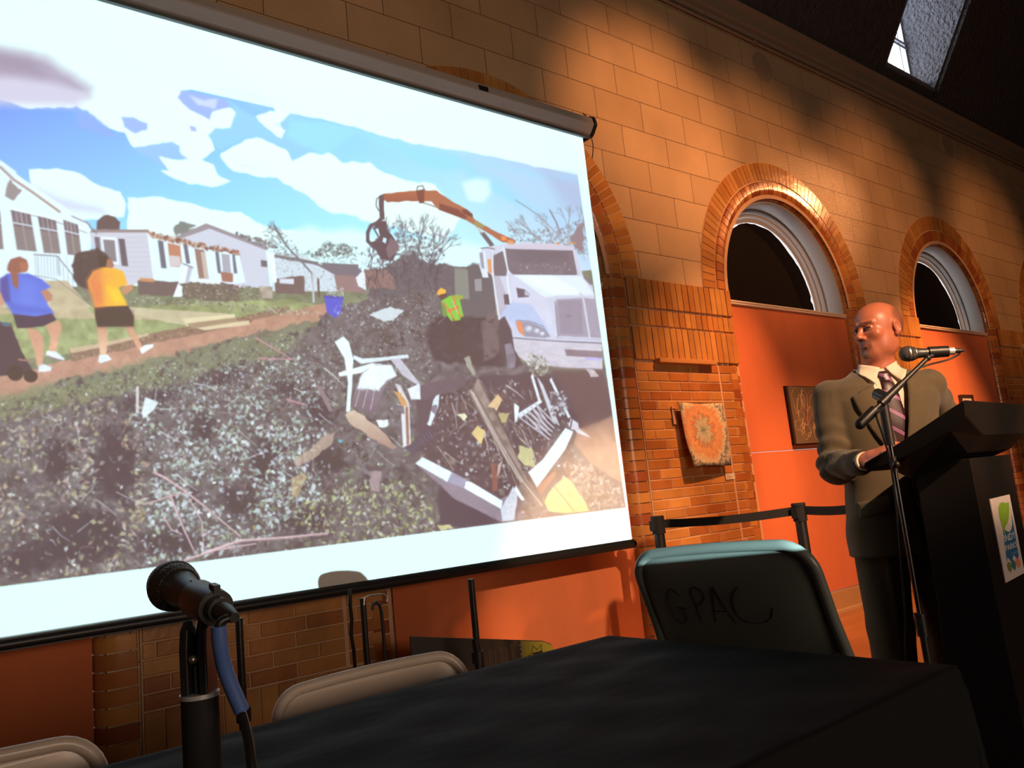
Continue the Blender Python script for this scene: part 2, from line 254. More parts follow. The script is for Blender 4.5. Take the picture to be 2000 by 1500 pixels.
    dk = [(226, 910, 42, 72, 0), (165, 1045, 78, 56, .1), (395, 840, 26, 22, 0), (600, 1015, 50, 30, -.2), (300, 780, 60, 16, -.3), (520, 900, 26, 40, .3), (60, 1090, 70, 26, -.2), (330, 1060, 60, 26, 0), (640, 900, 34, 26, .5), (470, 980, 36, 26, .2), (110, 900, 26, 36, 0), (620, 800, 24, 36, -.4), (560, 760, 36, 14, -.3), (430, 740, 44, 12, -.3)]
    for (cx, cy, rx, ry, ro) in dk: S.ell(cx, cy, rx, ry, (52, 46, 66), rot=ro, soft=14, alpha=.85, fine=16)
    def dark(x, y):
        v = 1.0
        for (cx, cy, rx, ry, ro) in dk: v = min(v, .12 + ((x - cx) / rx) ** 2 * .5 + ((y - cy) / ry) ** 2 * .5)
        return v
    def bz(x, y): return dark(x, y) * (.62 + .75 * S.n1[int(min(max(y, 0), S.Hh - 1)), int(min(max(x - S.X0, 0), S.W - 1))])
    S.scatter(D, 5200, [(150, 150, 158), (118, 118, 118), (112, 122, 100), (140, 146, 128), (134, 128, 140), (96, 92, 96)], 3, 8, alpha=.85, bias=bz)
    Lf = [(-90, 830), (60, 800), (180, 770), (260, 800), (300, 960), (240, 1120), (-90, 1150)]
    S.scatter(Lf, 1500, [(196, 170, 140), (176, 168, 128), (206, 196, 186), (168, 140, 132), (196, 190, 150), (214, 210, 206)], 2.5, 8, bias=bz)
    Ct = [(240, 790), (420, 720), (600, 690), (640, 820), (620, 1000), (460, 1080), (280, 1100), (300, 900)]
    S.scatter(Ct, 2600, [(214, 228, 236), (232, 244, 248), (178, 196, 196), (150, 172, 170), (170, 186, 160), (200, 206, 216)], 2.5, 8, bias=bz)
    S.scatter([(180, 740), (420, 690), (640, 640), (860, 600), (840, 760), (600, 800), (300, 800)], 2600, [(160, 168, 164), (122, 128, 112), (90, 92, 92), (206, 214, 214), (136, 142, 120), (78, 76, 84)], 1.8, 5)
    S.scatter([(-90, 800), (140, 750), (300, 715), (330, 735), (160, 790), (-90, 850)], 700, [(140, 148, 104), (112, 118, 84), (164, 166, 120), (92, 92, 78)], 2, 6)
    S.scatter([(700, 930), (800, 940), (860, 1000), (850, 1040), (640, 1070), (560, 1000)], 620, [(160, 168, 112), (188, 194, 140), (120, 118, 96), (206, 206, 188), (84, 80, 84)], 3, 7)
    S.scatter(D, 420, [(240, 248, 250), (232, 240, 246)], 1.5, 5, alpha=1, bias=bz)
    S.scatter(D, 160, [(214, 150, 160), (206, 186, 90), (120, 176, 180), (196, 120, 130)], 2, 5, bias=bz)
    for q, w_ in (([(300, 922), (325, 935), (365, 962), (400, 990), (430, 1015), (470, 1048)], 5), ([(330, 960), (345, 1000), (362, 1040), (382, 1082)], 4.5), ([(285, 985), (330, 970), (365, 962)], 3), ([(320, 1010), (335, 1035), (356, 1044)], 3), ([(370, 975), (395, 1020), (398, 1072)], 3), ([(395, 1082), (470, 1056), (560, 1050), (640, 1042)], 7), ([(360, 1095), (420, 1075), (500, 1062)], 4)):
        S.line(q, w_, (176, 140, 150), w_ * .6); S.line([(x - .5, y - 1) for x, y in q], w_ * .4, (232, 206, 212), 1)
    for k in range(90):
        x, y = S.inside([(0, 800), (400, 720), (700, 700), (780, 860), (700, 1040), (100, 1120)], 1)[0]; a = rg.uniform(-.9, .9) + (1.57 if rg.rand() < .35 else 0); L = rg.uniform(12, 55)
        S.line([(x, y), (x + L * .5 * np.cos(a), y + L * .5 * np.sin(a) + rg.uniform(-4, 4)), (x + L * np.cos(a), y + L * np.sin(a))], rg.uniform(1, 2.6), [(206, 200, 205), (170, 150, 150), (150, 120, 120), (226, 226, 230)][rg.randint(4)], 1, alpha=.8)
    for q in ([(500, 660), (570, 702)], [(505, 700), (575, 702)], [(560, 780), (600, 792)]):
        S.line(q, 4, (196, 140, 150), 2, alpha=.9)
    P(z3([(760, 1070), (775, 1070), (775, 1220), (758, 1220)]), (214, 206, 205)); P(z3([(810, 1130), (885, 1160), (860, 1200), (800, 1250), (790, 1220)]), (226, 236, 242))
    # trash bin
    P(z3([(1808, 565), (1915, 572), (1905, 660), (1870, 690), (1825, 660)]), (70, 84, 205)); P(z3([(1805, 562), (1918, 570), (1916, 584), (1808, 576)]), (60, 70, 180)); S.scatter(z3([(1810, 520), (1915, 520), (1920, 570), (1810, 565)]), 70, [(214, 220, 228), (170, 168, 176)], 3, 6)
    P(z3([(-200, 720), (0, 710), (60, 720), (110, 850), (180, 980), (120, 1010), (-200, 1010)]), (66, 56, 72), fine=2); P(z3([(0, 710), (40, 712), (70, 735), (20, 735)]), (72, 110, 130)); S.ell(60, 735, 14, 12, (60, 48, 54)); S.ell(30, 728, 16, 16, (56, 46, 56))
    S.line([(36, 702), (64, 706)], 3, (170, 120, 110))
    # woman in blue
    sk = (206, 148, 122)
    P(z3([(150, 740), (215, 760), (240, 800), (245, 880), (235, 960), (205, 955), (195, 880), (165, 800)]), sk, soft=1.2, col2=(226, 168, 140)); P(z3([(255, 730), (330, 700), (345, 740), (330, 800), (310, 880), (270, 880), (285, 800)]), sk, soft=1.2, col2=(230, 172, 142))
    P(z3([(215, 955), (245, 945), (290, 965), (280, 985), (215, 990)]), (228, 232, 246)); P(z3([(262, 872), (310, 875), (360, 915), (355, 925), (290, 912), (255, 895)]), (232, 240, 250)); P(z3([(258, 893), (300, 910), (355, 925), (300, 922)]), (150, 110, 118))
    P(z3([(70, 660), (290, 660), (315, 700), (240, 735), (150, 745), (95, 745)]), (62, 50, 80))
    P(z3([(0, 470), (40, 440), (160, 440), (230, 470), (285, 515), (235, 540), (270, 620), (300, 660), (200, 680), (70, 665), (30, 600), (0, 560)]), (76, 108, 214), soft=1.2, col2=(86, 122, 225)); P(z3([(0, 470), (45, 450), (60, 600), (30, 600), (0, 560)]), (70, 76, 160), soft=3)
    P(z3([(225, 540), (262, 528), (292, 560), (290, 590), (262, 600)]), (190, 128, 108)); P(z3([(0, 540), (10, 560), (25, 610), (5, 625), (-20, 600)]), sk)
    P(z3([(60, 360), (110, 345), (150, 365), (160, 400), (150, 430), (100, 440), (105, 500), (95, 530), (70, 500), (60, 440), (38, 420), (45, 385)]), (150, 92, 80), soft=1.2); P(z3([(110, 380), (150, 375), (155, 420), (115, 430)]), (176, 106, 84), soft=2)
    # woman in yellow
    P(z3([(540, 735), (595, 730), (600, 800), (592, 900), (560, 900), (550, 820)]), sk, soft=1.2, col2=(236, 196, 166)); P(z3([(695, 735), (735, 730), (760, 780), (795, 850), (775, 870), (735, 800)]), sk, soft=1.2, col2=(226, 170, 140))
    P(z3([(555, 895), (600, 895), (625, 920), (560, 942), (548, 930)]), (234, 240, 248)); P(z3([(780, 860), (815, 838), (855, 835), (855, 850), (790, 890)]), (236, 246, 250))
    P(z3([(525, 620), (715, 620), (748, 680), (745, 735), (545, 738), (530, 680)]), (66, 50, 62))
    P(z3([(490, 480), (520, 430), (580, 405), (640, 410), (690, 430), (712, 500), (660, 520), (700, 600), (712, 620), (530, 628), (520, 560), (495, 520)]), (246, 178, 50), soft=1.2); P(z3([(490, 480), (520, 430), (570, 410), (580, 620), (530, 628), (495, 520)]), (232, 130, 74), soft=7); P(z3([(600, 520), (660, 530), (700, 600), (640, 610)]), (250, 205, 40), soft=6)
    P(z3([(685, 510), (710, 505), (745, 500), (740, 530), (700, 560), (678, 540)]), (200, 140, 106)); P(z3([(545, 350), (590, 340), (620, 360), (600, 400), (560, 405)]), (54, 42, 52)); P(z3([(600, 355), (625, 362), (638, 400), (620, 412), (590, 400)]), (170, 110, 92))
    S.scatter([(690, 590), (720, 520), (760, 470), (850, 460), (880, 520), (960, 520), (960, 590)], 1100, [(70, 66, 82), (96, 98, 108), (118, 128, 124), (60, 54, 70), (146, 156, 158)], 1.6, 5, alpha=.75)
    for k in range(26):
        x0 = rg.uniform(700, 870); S.tree(x0, rg.uniform(520, 575), rg.uniform(10, 22), rg.uniform(1.1, 2.0), 2, 3, (74, 68, 84), .7)
    P(z3([(120, 470), (200, 500), (190, 640), (110, 650)]), (96, 128, 232), soft=8, alpha=.6); P(z3([(30, 600), (280, 640), (300, 665), (80, 665)]), (58, 84, 190), soft=5, alpha=.5)
    P(z3([(560, 430), (640, 440), (600, 500), (540, 480)]), (240, 160, 70), soft=6, alpha=.6); P(z3([(540, 650), (740, 650), (745, 735), (548, 738)]), (52, 38, 52), soft=6, alpha=.6)
    for x in (205, 262, 318, 372): S.line(z3([(x, 345), (x + 6, 440)]), 1, (176, 180, 196))
    # ---- truck
    P(z4([(870, 585), (1110, 590), (1130, 830), (1100, 1000), (900, 960), (870, 800)]), (92, 90, 100)); P(z4([(880, 590), (960, 600), (970, 780), (885, 770)]), (128, 132, 128)); P(z4([(1000, 660), (1042, 655), (1045, 730), (1005, 730)]), (150, 146, 152))
    P(z4([(760, 880), (1150, 880), (1180, 1180), (760, 1150), (700, 1000)]), (64, 54, 70), soft=3, fine=6)
    P(z4([(1090, 860), (1160, 880), (1150, 1100), (1060, 1150), (1040, 920)]), (108, 92, 100), soft=2)
    P(z4([(1040, 470), (1190, 450), (1300, 440), (1500, 448), (1590, 470), (1610, 500), (1650, 640), (1705, 690), (1762, 1010), (1765, 1200), (1560, 1190), (1330, 1170), (1240, 1090), (1150, 900), (1130, 760), (1110, 640), (1060, 600)]), (206, 206, 226))
    P(z4([(1185, 475), (1590, 470), (1625, 635), (1230, 632), (1200, 600)]), (112, 102, 116), tex=.06); P(z4([(1250, 480), (1560, 480), (1560, 560), (1260, 560)]), (96, 90, 104), soft=6, alpha=.6)
    S.scatter(z4([(1270, 570), (1620, 560), (1625, 632), (1270, 630)]), 50, [(200, 206, 216), (150, 142, 155)], 2, 5)
    P(z4([(1100, 510), (1170, 490), (1195, 600), (1190, 640), (1120, 640)]), (110, 100, 112)); S.line(z4([(1170, 465), (1205, 625)]), 3, (226, 228, 240)); S.line(z4([(1100, 520), (1180, 480)]), 2, (226, 228, 240)); S.line(z4([(1590, 480), (1620, 635)]), 2.4, (214, 208, 222))
    P(z4([(1230, 632), (1640, 640), (1720, 755), (1500, 755), (1420, 770)]), (226, 234, 244)); P(z4([(1270, 640), (1460, 640), (1640, 740), (1470, 755)]), (240, 250, 255), soft=3)
    P(z4([(1190, 450), (1500, 445), (1600, 470), (1590, 488), (1200, 478)]), (208, 196, 214)); P(z4([(1660, 640), (1700, 660), (1700, 700), (1650, 650)]), (120, 112, 124))
    P(z4([(1170, 820), (1240, 795), (1340, 800), (1420, 870), (1460, 980), (1330, 1000), (1260, 960), (1180, 880), (1150, 900)]), (184, 196, 232), soft=2); P(z4([(1230, 640), (1400, 760), (1460, 860), (1480, 1010), (1340, 810), (1210, 790)]), (212, 210, 232), soft=2)
    P(z4([(1250, 710), (1300, 720), (1330, 745), (1325, 765), (1260, 770)]), (96, 86, 104)); P(z4([(1300, 725), (1335, 745), (1330, 760), (1300, 755)]), (180, 180, 200))
    P(z4([(1490, 780), (1650, 770), (1740, 780), (1760, 1010), (1500, 1000), (1485, 820)]), (162, 152, 172)); P(z4([(1500, 790), (1640, 785), (1650, 990), (1515, 985)]), (148, 138, 158)); S.line(z4([(1630, 740), (1650, 770), (1690, 1010)]), 4, (206, 204, 220)); S.line(z4([(1480, 790), (1500, 1005)]), 1.6, (140, 130, 150)); S.line(z4([(1480, 1010), (1770, 1020)]), 1.4, (170, 165, 185)); S.ell(1111, 617, 7, 3, (132, 122, 140))
    P(z4([(1245, 910), (1330, 915), (1410, 950), (1445, 1000), (1420, 1012), (1300, 1002), (1265, 970)]), (148, 146, 168)); P(z4([(1245, 910), (1285, 915), (1300, 1000), (1265, 975)]), (228, 138, 96))
    for x, y, r in ((1325, 955, 7), (1372, 968, 6), (1405, 985, 5)): S.ell(600 + x * .3266, 330 + y * .3266, r, r * .8, (196, 198, 216), soft=2); S.ell(600 + x * .3266 + 1, 330 + y * .3266 - 1, 2.2, 2, (240, 244, 250))
    S.line(z4([(1250, 905), (1330, 910), (1410, 940), (1450, 1005)]), 1.2, (110, 102, 122))
    S.line(z4([(1225, 1010), (1500, 1030), (1760, 1042)]), 2.4, (120, 110, 130)); P(z4([(1230, 1020), (1760, 1050), (1765, 1195), (1560, 1195), (1330, 1165), (1260, 1120)]), (206, 198, 212)); P(z4([(1540, 1078), (1762, 1090), (1765, 1130), (1550, 1118)]), (136, 118, 132)); P(z4([(1660, 1130), (1765, 1130), (1765, 1142), (1665, 1142)]), (180, 170, 236)); S.line(z4([(1330, 1165), (1560, 1192), (1765, 1198)]), 2, (150, 138, 152))
    P(z4([(1150, 900), (1180, 880), (1220, 960), (1240, 1080), (1290, 1170), (1230, 1200), (1160, 1120), (1140, 980)]), (76, 66, 82), soft=1.5); P(z4([(1180, 1050), (1220, 1040), (1250, 1130), (1240, 1190), (1200, 1190)]), (120, 112, 128), tex=.2)
    P(z4([(1110, 640), (1150, 640), (1210, 800), (1140, 900), (1120, 760)]), (186, 180, 198)); P(z4([(1175, 750), (1205, 750), (1212, 810), (1180, 810)]), (86, 80, 96)); S.line(z4([(1108, 480), (1110, 640), (1150, 900)]), 3, (222, 226, 236)); S.line(z4([(1195, 640), (1215, 800)]), 3, (232, 236, 244))
    P(z4([(1022, 495), (1065, 490), (1075, 600), (1085, 650), (1050, 650), (1025, 560)]), (222, 230, 242)); P(z4([(1030, 500), (1050, 498), (1060, 600), (1040, 590)]), (150, 152, 168)); P(z4([(1078, 540), (1100, 540), (1105, 620), (1085, 625)]), (226, 150, 90)); S.line(z4([(1040, 475), (1080, 470), (1120, 480)]), 2, (110, 102, 112))
    for x in (1490, 1560, 1590): P(z4([(x, 438), (x + 18, 438), (x + 18, 450), (x, 450)]), (216, 140, 84))
    # crane arm
    arm = (178, 96, 70)
    P(z4([(455, 150), (640, 130), (780, 130), (785, 160), (740, 190), (650, 190), (480, 200), (452, 180)]), arm, fine=1.5, col2=(150, 80, 66)); P(z4([(690, 130), (780, 135), (860, 190), (960, 245), (1000, 300), (1120, 370), (1250, 430), (1240, 445), (1170, 440), (1060, 370), (940, 300), (860, 270), (790, 245), (740, 190), (690, 190)]), (172, 100, 74), fine=1)
    P(z4([(790, 205), (900, 240), (960, 290), (940, 300), (790, 245)]), (122, 62, 58)); P(z4([(1000, 310), (1060, 340), (1050, 355), (1000, 330)]), (150, 150, 90)); P(z4([(1160, 400), (1190, 405), (1190, 430), (1160, 425)]), (240, 140, 60)); P(z4([(1200, 425), (1235, 428), (1235, 450), (1195, 448)]), (226, 150, 100))
    P(z4([(1030, 380), (1060, 378), (1120, 455), (1095, 465)]), (96, 90, 100)); S.line(z4([(1010, 345), (1045, 385)]), 2, (200, 170, 150)); S.line(z4([(690, 200), (790, 235)]), 2, (130, 110, 110)); P(z4([(650, 130), (700, 120), (700, 205), (670, 205)]), (120, 62, 58)); S.line(z4([(655, 130), (660, 105), (690, 100), (705, 130)]), 1.6, (80, 70, 84)); P(z4([(920, 245), (950, 240), (990, 270), (990, 290), (940, 270)]), (112, 58, 56))
    S.line(z4([(440, 160), (415, 180), (412, 220), (428, 250)]), 2, (88, 84, 100)); P(z4([(430, 160), (460, 150), (458, 210), (465, 300), (435, 300), (428, 220)]), (84, 74, 86), fine=1)
    S.line(z4([(440, 300), (420, 320), (380, 340), (362, 380), (362, 430), (400, 470)]), 7, (84, 74, 90)); P(z4([(420, 310), (470, 310), (480, 360), (520, 420), (550, 480), (500, 550), (440, 540), (400, 470), (380, 440), (430, 420), (400, 360)]), (80, 66, 84), fine=2); P(z4([(500, 410), (545, 450), (548, 480), (490, 540), (470, 480)]), (120, 98, 112))
    P(z4([(405, 360), (425, 355), (435, 400), (420, 410)]), (200, 240, 250)); P(z4([(455, 410), (475, 415), (470, 445), (450, 435)]), (200, 240, 250)); S.line(z4([(395, 350), (440, 430)]), 3, (84, 74, 90))
    # worker
    P(z4([(840, 910), (930, 900), (950, 1000), (940, 1100), (850, 1100), (810, 1000)]), (60, 50, 66), soft=1.5)
    P(z4([(800, 790), (850, 760), (905, 752), (935, 880), (910, 905), (860, 910), (840, 880)]), (120, 200, 60), soft=1); P(z4([(870, 760), (930, 755), (935, 775), (890, 790)]), (160, 170, 60)); P(z4([(800, 800), (820, 795), (840, 880), (810, 880)]), (96, 150, 70))
    S.line(z4([(812, 800), (850, 845), (880, 905)]), 3, (236, 110, 70)); S.line(z4([(872, 762), (890, 830), (920, 890)]), 3, (236, 110, 70)); S.line(z4([(835, 855), (905, 825)]), 4, (236, 110, 70)); S.line(z4([(870, 790), (900, 860)]), 1.4, (240, 210, 180))
    P(z4([(780, 730), (800, 710), (830, 725), (830, 745), (790, 758), (775, 750)]), (250, 178, 60)); P(z4([(785, 755), (830, 742), (838, 765), (800, 785)]), (90, 62, 66)); S.line(z4([(830, 880), (780, 930)]), 2, (120, 120, 130))
    S.scatter(z4([(700, 960), (760, 890), (1150, 880), (1180, 1180), (760, 1150)]), 260, [(50, 44, 60), (86, 78, 92), (104, 92, 98), (70, 60, 74)], 3, 10, alpha=.6)
    S.scatter([(640, 600), (700, 590), (800, 580), (850, 600), (830, 640), (700, 640)], 260, [(196, 206, 212), (150, 152, 160), (90, 86, 96), (228, 236, 240)], 2, 6)
    P([(720, 615), (760, 600), (790, 605), (770, 625), (750, 628)], (206, 214, 222), fine=3)
    # dark pit to right
    P(z5([(740, 480), (900, 430), (1050, 400), (1150, 380), (1370, 370), (1500, 380), (1790, 380), (1850, 620), (1620, 690), (1550, 640), (1440, 830), (1300, 1000), (1180, 1150), (1100, 1180), (900, 1120), (850, 900), (730, 780)]), (76, 62, 78), soft=5, fine=10, alpha=.95)
    P(z5([(1640, 690), (1830, 610), (1860, 700), (1900, 900), (1900, 1000), (1700, 870), (1620, 760)]), (172, 130, 114), tex=.1, soft=2); P(z5([(1500, 350), (1780, 360), (1850, 600), (1680, 680), (1600, 560)]), (96, 76, 84), soft=6)
    pit = z5([(850, 460), (1100, 400), (1300, 480), (1280, 700), (1300, 950), (1100, 1100), (880, 1020), (840, 700)])
    S.scatter(pit, 520, [(60, 48, 66), (104, 90, 96), (90, 70, 76), (130, 112, 110), (190, 186, 190)], 2, 8, alpha=.7)
    pit2 = z5([(850, 430), (1300, 400), (1500, 520), (1440, 830), (1240, 1060), (1040, 960), (860, 900), (740, 760)])
    S.scatter(pit2, 700, [(52, 42, 58), (112, 96, 100), (140, 124, 120), (92, 76, 80), (60, 50, 66)], 2.5, 9, alpha=.75); S.scatter(pit2, 240, [(214, 216, 222), (186, 176, 168), (232, 238, 242)], 1.5, 4.5, alpha=.9)
    for k in range(46):
        x, y = S.inside(pit2, 1)[0]; a = rg.uniform(.6, 1.5); L = rg.uniform(14, 60); S.line([(x, y), (x + L * .5 * np.cos(a) + rg.uniform(-3, 3), y + L * .5 * np.sin(a)), (x + L * np.cos(a), y + L * np.sin(a))], rg.uniform(1.2, 3.5), [(150, 128, 120), (186, 170, 160), (110, 84, 80), (206, 196, 190)][rg.randint(4)], 1, alpha=.8)
    # bent aluminium
    w = (236, 250, 255)
    P(z5([(270, 195), (320, 165), (350, 195), (375, 290), (368, 450), (355, 590), (335, 590), (345, 420), (325, 290)]), w); P(z5([(375, 270), (430, 290), (560, 280), (680, 265), (690, 285), (560, 300), (420, 320), (375, 290)]), (222, 232, 242)); P(z5([(290, 370), (480, 315), (540, 320), (420, 370), (300, 390)]), w)
    P(z5([(370, 520), (420, 370), (500, 320), (600, 340), (620, 390), (560, 430), (520, 540), (490, 600), (370, 560)]), (150, 136, 150), col2=(112, 94, 112)); P(z5([(410, 400), (480, 325), (590, 330), (622, 385), (560, 420), (520, 470), (400, 460)]), w, fine=3, soft=2)
    for k in range(3): S.line(z5([(420 + 40 * k, 440), (385 + 44 * k, 560 + 8 * k)]), 1.4, (196, 184, 196))
    P(z5([(580, 290), (640, 290), (750, 430), (740, 440), (660, 390)]), (196, 190, 206)); P(z5([(680, 460), (750, 430), (755, 520), (700, 520)]), (228, 232, 242))
    P(z5([(610, 430), (640, 440), (690, 540), (700, 770), (680, 780), (660, 560)]), (216, 208, 214)); P(z5([(600, 470), (640, 480), (680, 560), (650, 560)]), (206, 150, 96), fine=3); P(z5([(645, 600), (665, 600), (680, 780), (655, 790)]), (226, 224, 232)); P(z5([(668, 560), (684, 560), (690, 770), (676, 780)]), (156, 108, 92))
    P(z5([(755, 440), (880, 405), (1010, 380), (1020, 420), (930, 480), (860, 490), (760, 540)]), (96, 82, 98), soft=1.5); P(z5([(840, 500), (860, 490), (855, 560), (810, 670), (770, 650), (800, 560)]), (222, 232, 242)); P(z5([(830, 550), (850, 550), (840, 610), (800, 570)]), (130, 120, 140)); P(z5([(760, 530), (830, 500), (800, 640), (760, 720), (730, 700)]), (84, 70, 88))
    P(z5([(670, 800), (740, 740), (780, 680), (830, 690), (830, 740), (780, 790), (710, 830)]), (76, 66, 88)); 
    for k in range(9): S.line(z5([(680 + 15 * k, 800 - 13 * k), (700 + 15 * k, 822 - 11 * k)]), 1, (130, 124, 146))
    P(z5([(330, 600), (380, 580), (440, 620), (560, 720), (620, 790), (600, 800), (480, 740), (350, 650)]), (214, 190, 172), fine=3, col2=(168, 132, 122)); P(z5([(130, 800), (220, 720), (275, 700), (260, 760), (170, 840), (60, 900), (40, 860)]), (186, 160, 146), fine=4, alpha=.8); P(z5([(20, 960), (90, 930), (120, 950), (60, 1060), (30, 1070)]), (196, 168, 130), fine=4, alpha=.7)
    P(z5([(490, 920), (535, 930), (520, 1040), (480, 1035), (460, 980)]), (160, 138, 146), fine=3); P(z5([(160, 430), (200, 450), (260, 580), (240, 590)]), (140, 120, 130)); P(z5([(500, 640), (570, 630), (580, 660), (520, 680)]), (236, 244, 248), fine=4); P(z5([(290, 745), (315, 748), (310, 765), (292, 760)]), (60, 180, 200))
    # slatted crate
    for q in ([(1385, 370), (1430, 520), (1420, 540), (1375, 390)], [(1490, 395), (1600, 620), (1585, 625), (1480, 410)], [(1300, 600), (1430, 520), (1440, 535), (1310, 630)]): P(z5(q), (228, 236, 244))
    for k in range(8): S.line(z5([(1415 + 8 * k, 400 + 12 * k), (1500 + 11 * k, 640 + 8 * k)]) if k < 4 else z5([(1330 + 24 * (k - 4), 590 - 14 * (k - 4)), (1470 - 0 * k, 740 - 30 * (k - 4))]), 2.6, (206, 206, 218))
    for k in range(5): S.line(z5([(1310 + 22 * k, 620 - 20 * k), (1480 + 8 * k, 745 - 22 * k)]), 3, (190, 188, 202))
    P(z5([(1280, 540), (1310, 560), (1300, 640), (1285, 650)]), (232, 240, 248)); P(z5([(1600, 625), (1645, 655), (1635, 675), (1715, 735), (1640, 710), (1590, 660)]), (222, 222, 232)); P(z5([(1580, 650), (1640, 655), (1650, 690), (1600, 690)]), (210, 206, 220))
    S.scatter(z5([(1470, 470), (1560, 480), (1590, 600), (1500, 620)]), 110, [(226, 232, 238), (150, 146, 160), (90, 82, 94)], 3, 7)
    # logs
    P(z5([(1075, 400), (1100, 420), (1160, 570), (1250, 740), (1330, 920), (1400, 1040), (1450, 1110), (1420, 1130), (1330, 990), (1200, 760), (1110, 600), (1050, 480)]), (140, 122, 118), tex=.25, fine=2); S.line(z5([(1040, 470), (1130, 640), (1230, 820), (1330, 980), (1420, 1100)]), 15, (120, 104, 104), 11); S.line(z5([(1036, 470), (1128, 650), (1225, 830), (1322, 985)]), 4, (186, 172, 166), 3); S.line(z5([(1050, 480), (1200, 760), (1330, 980), (1440, 1120)]), 2.4, (196, 178, 170)); S.line(z5([(1090, 420), (1200, 640), (1340, 920)]), 2, (92, 78, 88))
    P(z5([(1170, 570), (1130, 560), (1190, 488), (1214, 520), (1180, 590)]), (222, 184, 140)); P(z5([(1040, 710), (1075, 665), (1120, 700), (1095, 775)]), (226, 196, 132)); P(z5([(955, 605), (1000, 600), (1020, 620), (1000, 640)]), (226, 222, 186), fine=3); P(z5([(1190, 590), (1260, 600), (1230, 660), (1200, 640)]), (186, 170, 122), fine=5)
    S.line(z5([(1010, 400), (1080, 365), (1180, 350), (1270, 360), (1340, 340), (1400, 320)]), 3.4, (120, 102, 108), 2.4); P(z5([(1000, 280), (1030, 270), (1060, 380), (1040, 385)]), (160, 158, 146), fine=4)
    S.scatter(z5([(1350, 260), (1430, 260), (1480, 320), (1460, 380), (1400, 400), (1360, 330)]), 160, [(206, 204, 200), (150, 146, 140), (112, 104, 100), (178, 180, 150)], 3, 7); P(z5([(1680, 350), (1740, 355), (1770, 385), (1720, 392)]), (196, 180, 186), fine=4)
    P(z5([(1310, 780), (1380, 800), (1400, 900), (1350, 900), (1300, 850)]), (196, 190, 140), fine=3); P(z5([(1150, 870), (1180, 900), (1190, 1030), (1160, 1040)]), (140, 84, 78)); P(z5([(1190, 890), (1215, 860), (1200, 930), (1185, 960)]), (206, 170, 160))
    P(z5([(1440, 1080), (1560, 950), (1620, 1000), (1710, 1150), (1560, 1160), (1480, 1150)]), (206, 204, 142), col2=(190, 200, 120), fine=3, tex=.08); S.scatter(z5([(1540, 860), (1720, 900), (1900, 1040), (1900, 1120), (1720, 1140), (1600, 980)]), 520, [(90, 76, 84), (170, 152, 140), (214, 202, 190), (120, 104, 96), (150, 140, 112)], 2, 6)
    S.line(z5([(1580, 870), (1840, 1055)]), 1.6, (150, 126, 124)); S.line(z5([(1610, 620), (1560, 880), (1500, 980), (1445, 1100)]), 2.6, (92, 76, 84)); S.line(z5([(1500, 1000), (1620, 1150)]), 1.8, (120, 110, 88))
    # white beams
    P(z5([(1440, 860), (1570, 680), (1615, 700), (1570, 800), (1410, 1015), (1360, 930)]), (226, 240, 250)); P(z5([(1410, 1015), (1510, 920), (1520, 940), (1430, 1060)]), (170, 110, 92))
    P(z5([(725, 880), (765, 845), (940, 930), (1040, 985), (1200, 1085), (1240, 1060), (1290, 1130), (1290, 1200), (1210, 1210), (940, 1080), (860, 1000)]), (142, 128, 146)); P(z5([(725, 880), (765, 845), (930, 930), (905, 985)]), (236, 250, 255)); P(z5([(1010, 980), (1040, 985), (1215, 1090), (1210, 1138), (1000, 1020)]), (240, 252, 255)); P(z5([(930, 930), (1010, 975), (1000, 1020), (905, 985)]), (160, 156, 182)); P(z5([(1205, 1138), (1250, 1060), (1275, 1010), (1340, 1080), (1290, 1130), (1280, 1200), (1215, 1205)]), (206, 212, 228)); P(z5([(1290, 1005), (1340, 1085), (1320, 1090), (1285, 1020)]), (240, 250, 255)); P(z5([(1300, 1060), (1330, 1095), (1290, 1190)]), (86, 78, 96))
    P(z5([(860, 1000), (940, 1080), (1200, 1210), (1000, 1240), (870, 1230), (850, 1100)]), (66, 58, 80), soft=3); P(z5([(850, 1225), (920, 1225), (940, 1250), (870, 1260)]), (200, 190, 140), fine=3)
    # haze towards the lens side, then the white lower margin of the slide
    z = np.clip((S.X - 500) / 700, 0, 1)[..., None] * .07; S.c = S.c * (1 - z) + z * np.array([.72, .66, .76])
    ph = (S.Y > 92 + .222 * S.X) & (S.Y < 1148 - .128 * S.X)
    z = (ph * np.clip(1 - (S.X - 100) / 700, 0, 1) * .04)[..., None]; S.c = S.c * (1 - z) + z * np.array([.8, .78, .86])
    m = np.array(WH) / 255
    bottom = S.Y > 1146 - .1265 * S.X; S.c[bottom] = m
    right = S.X > 1129 + (S.Y - 345) * .1445; S.c[right] = m
    k = np.clip((S.Y - 540) / 160, 0, 1)[..., None] * ph[..., None]; S.c = np.where(ph[..., None], S.c * 1.08 - .06, S.c); S.c = S.c + k * (.01 * (1 - S.c))
    # grain of a phone picture of foliage and gravel
    g = (S.rg.rand(S.Hh // 3 + 2, S.W // 3 + 2) - .5).repeat(3, 0).repeat(3, 1)[:S.Hh, :S.W]; S.c = S.c * (1 + (.10 * k[..., 0] * g + .05 * ph * S.m2 * k[..., 0])[..., None])
    b = S.c.copy(); b[1:-1, 1:-1] = (S.c[1:-1, 1:-1] * 4 + (S.c[:-2, 1:-1] + S.c[2:, 1:-1] + S.c[1:-1, :-2] + S.c[1:-1, 2:]) * 1.0) / 8
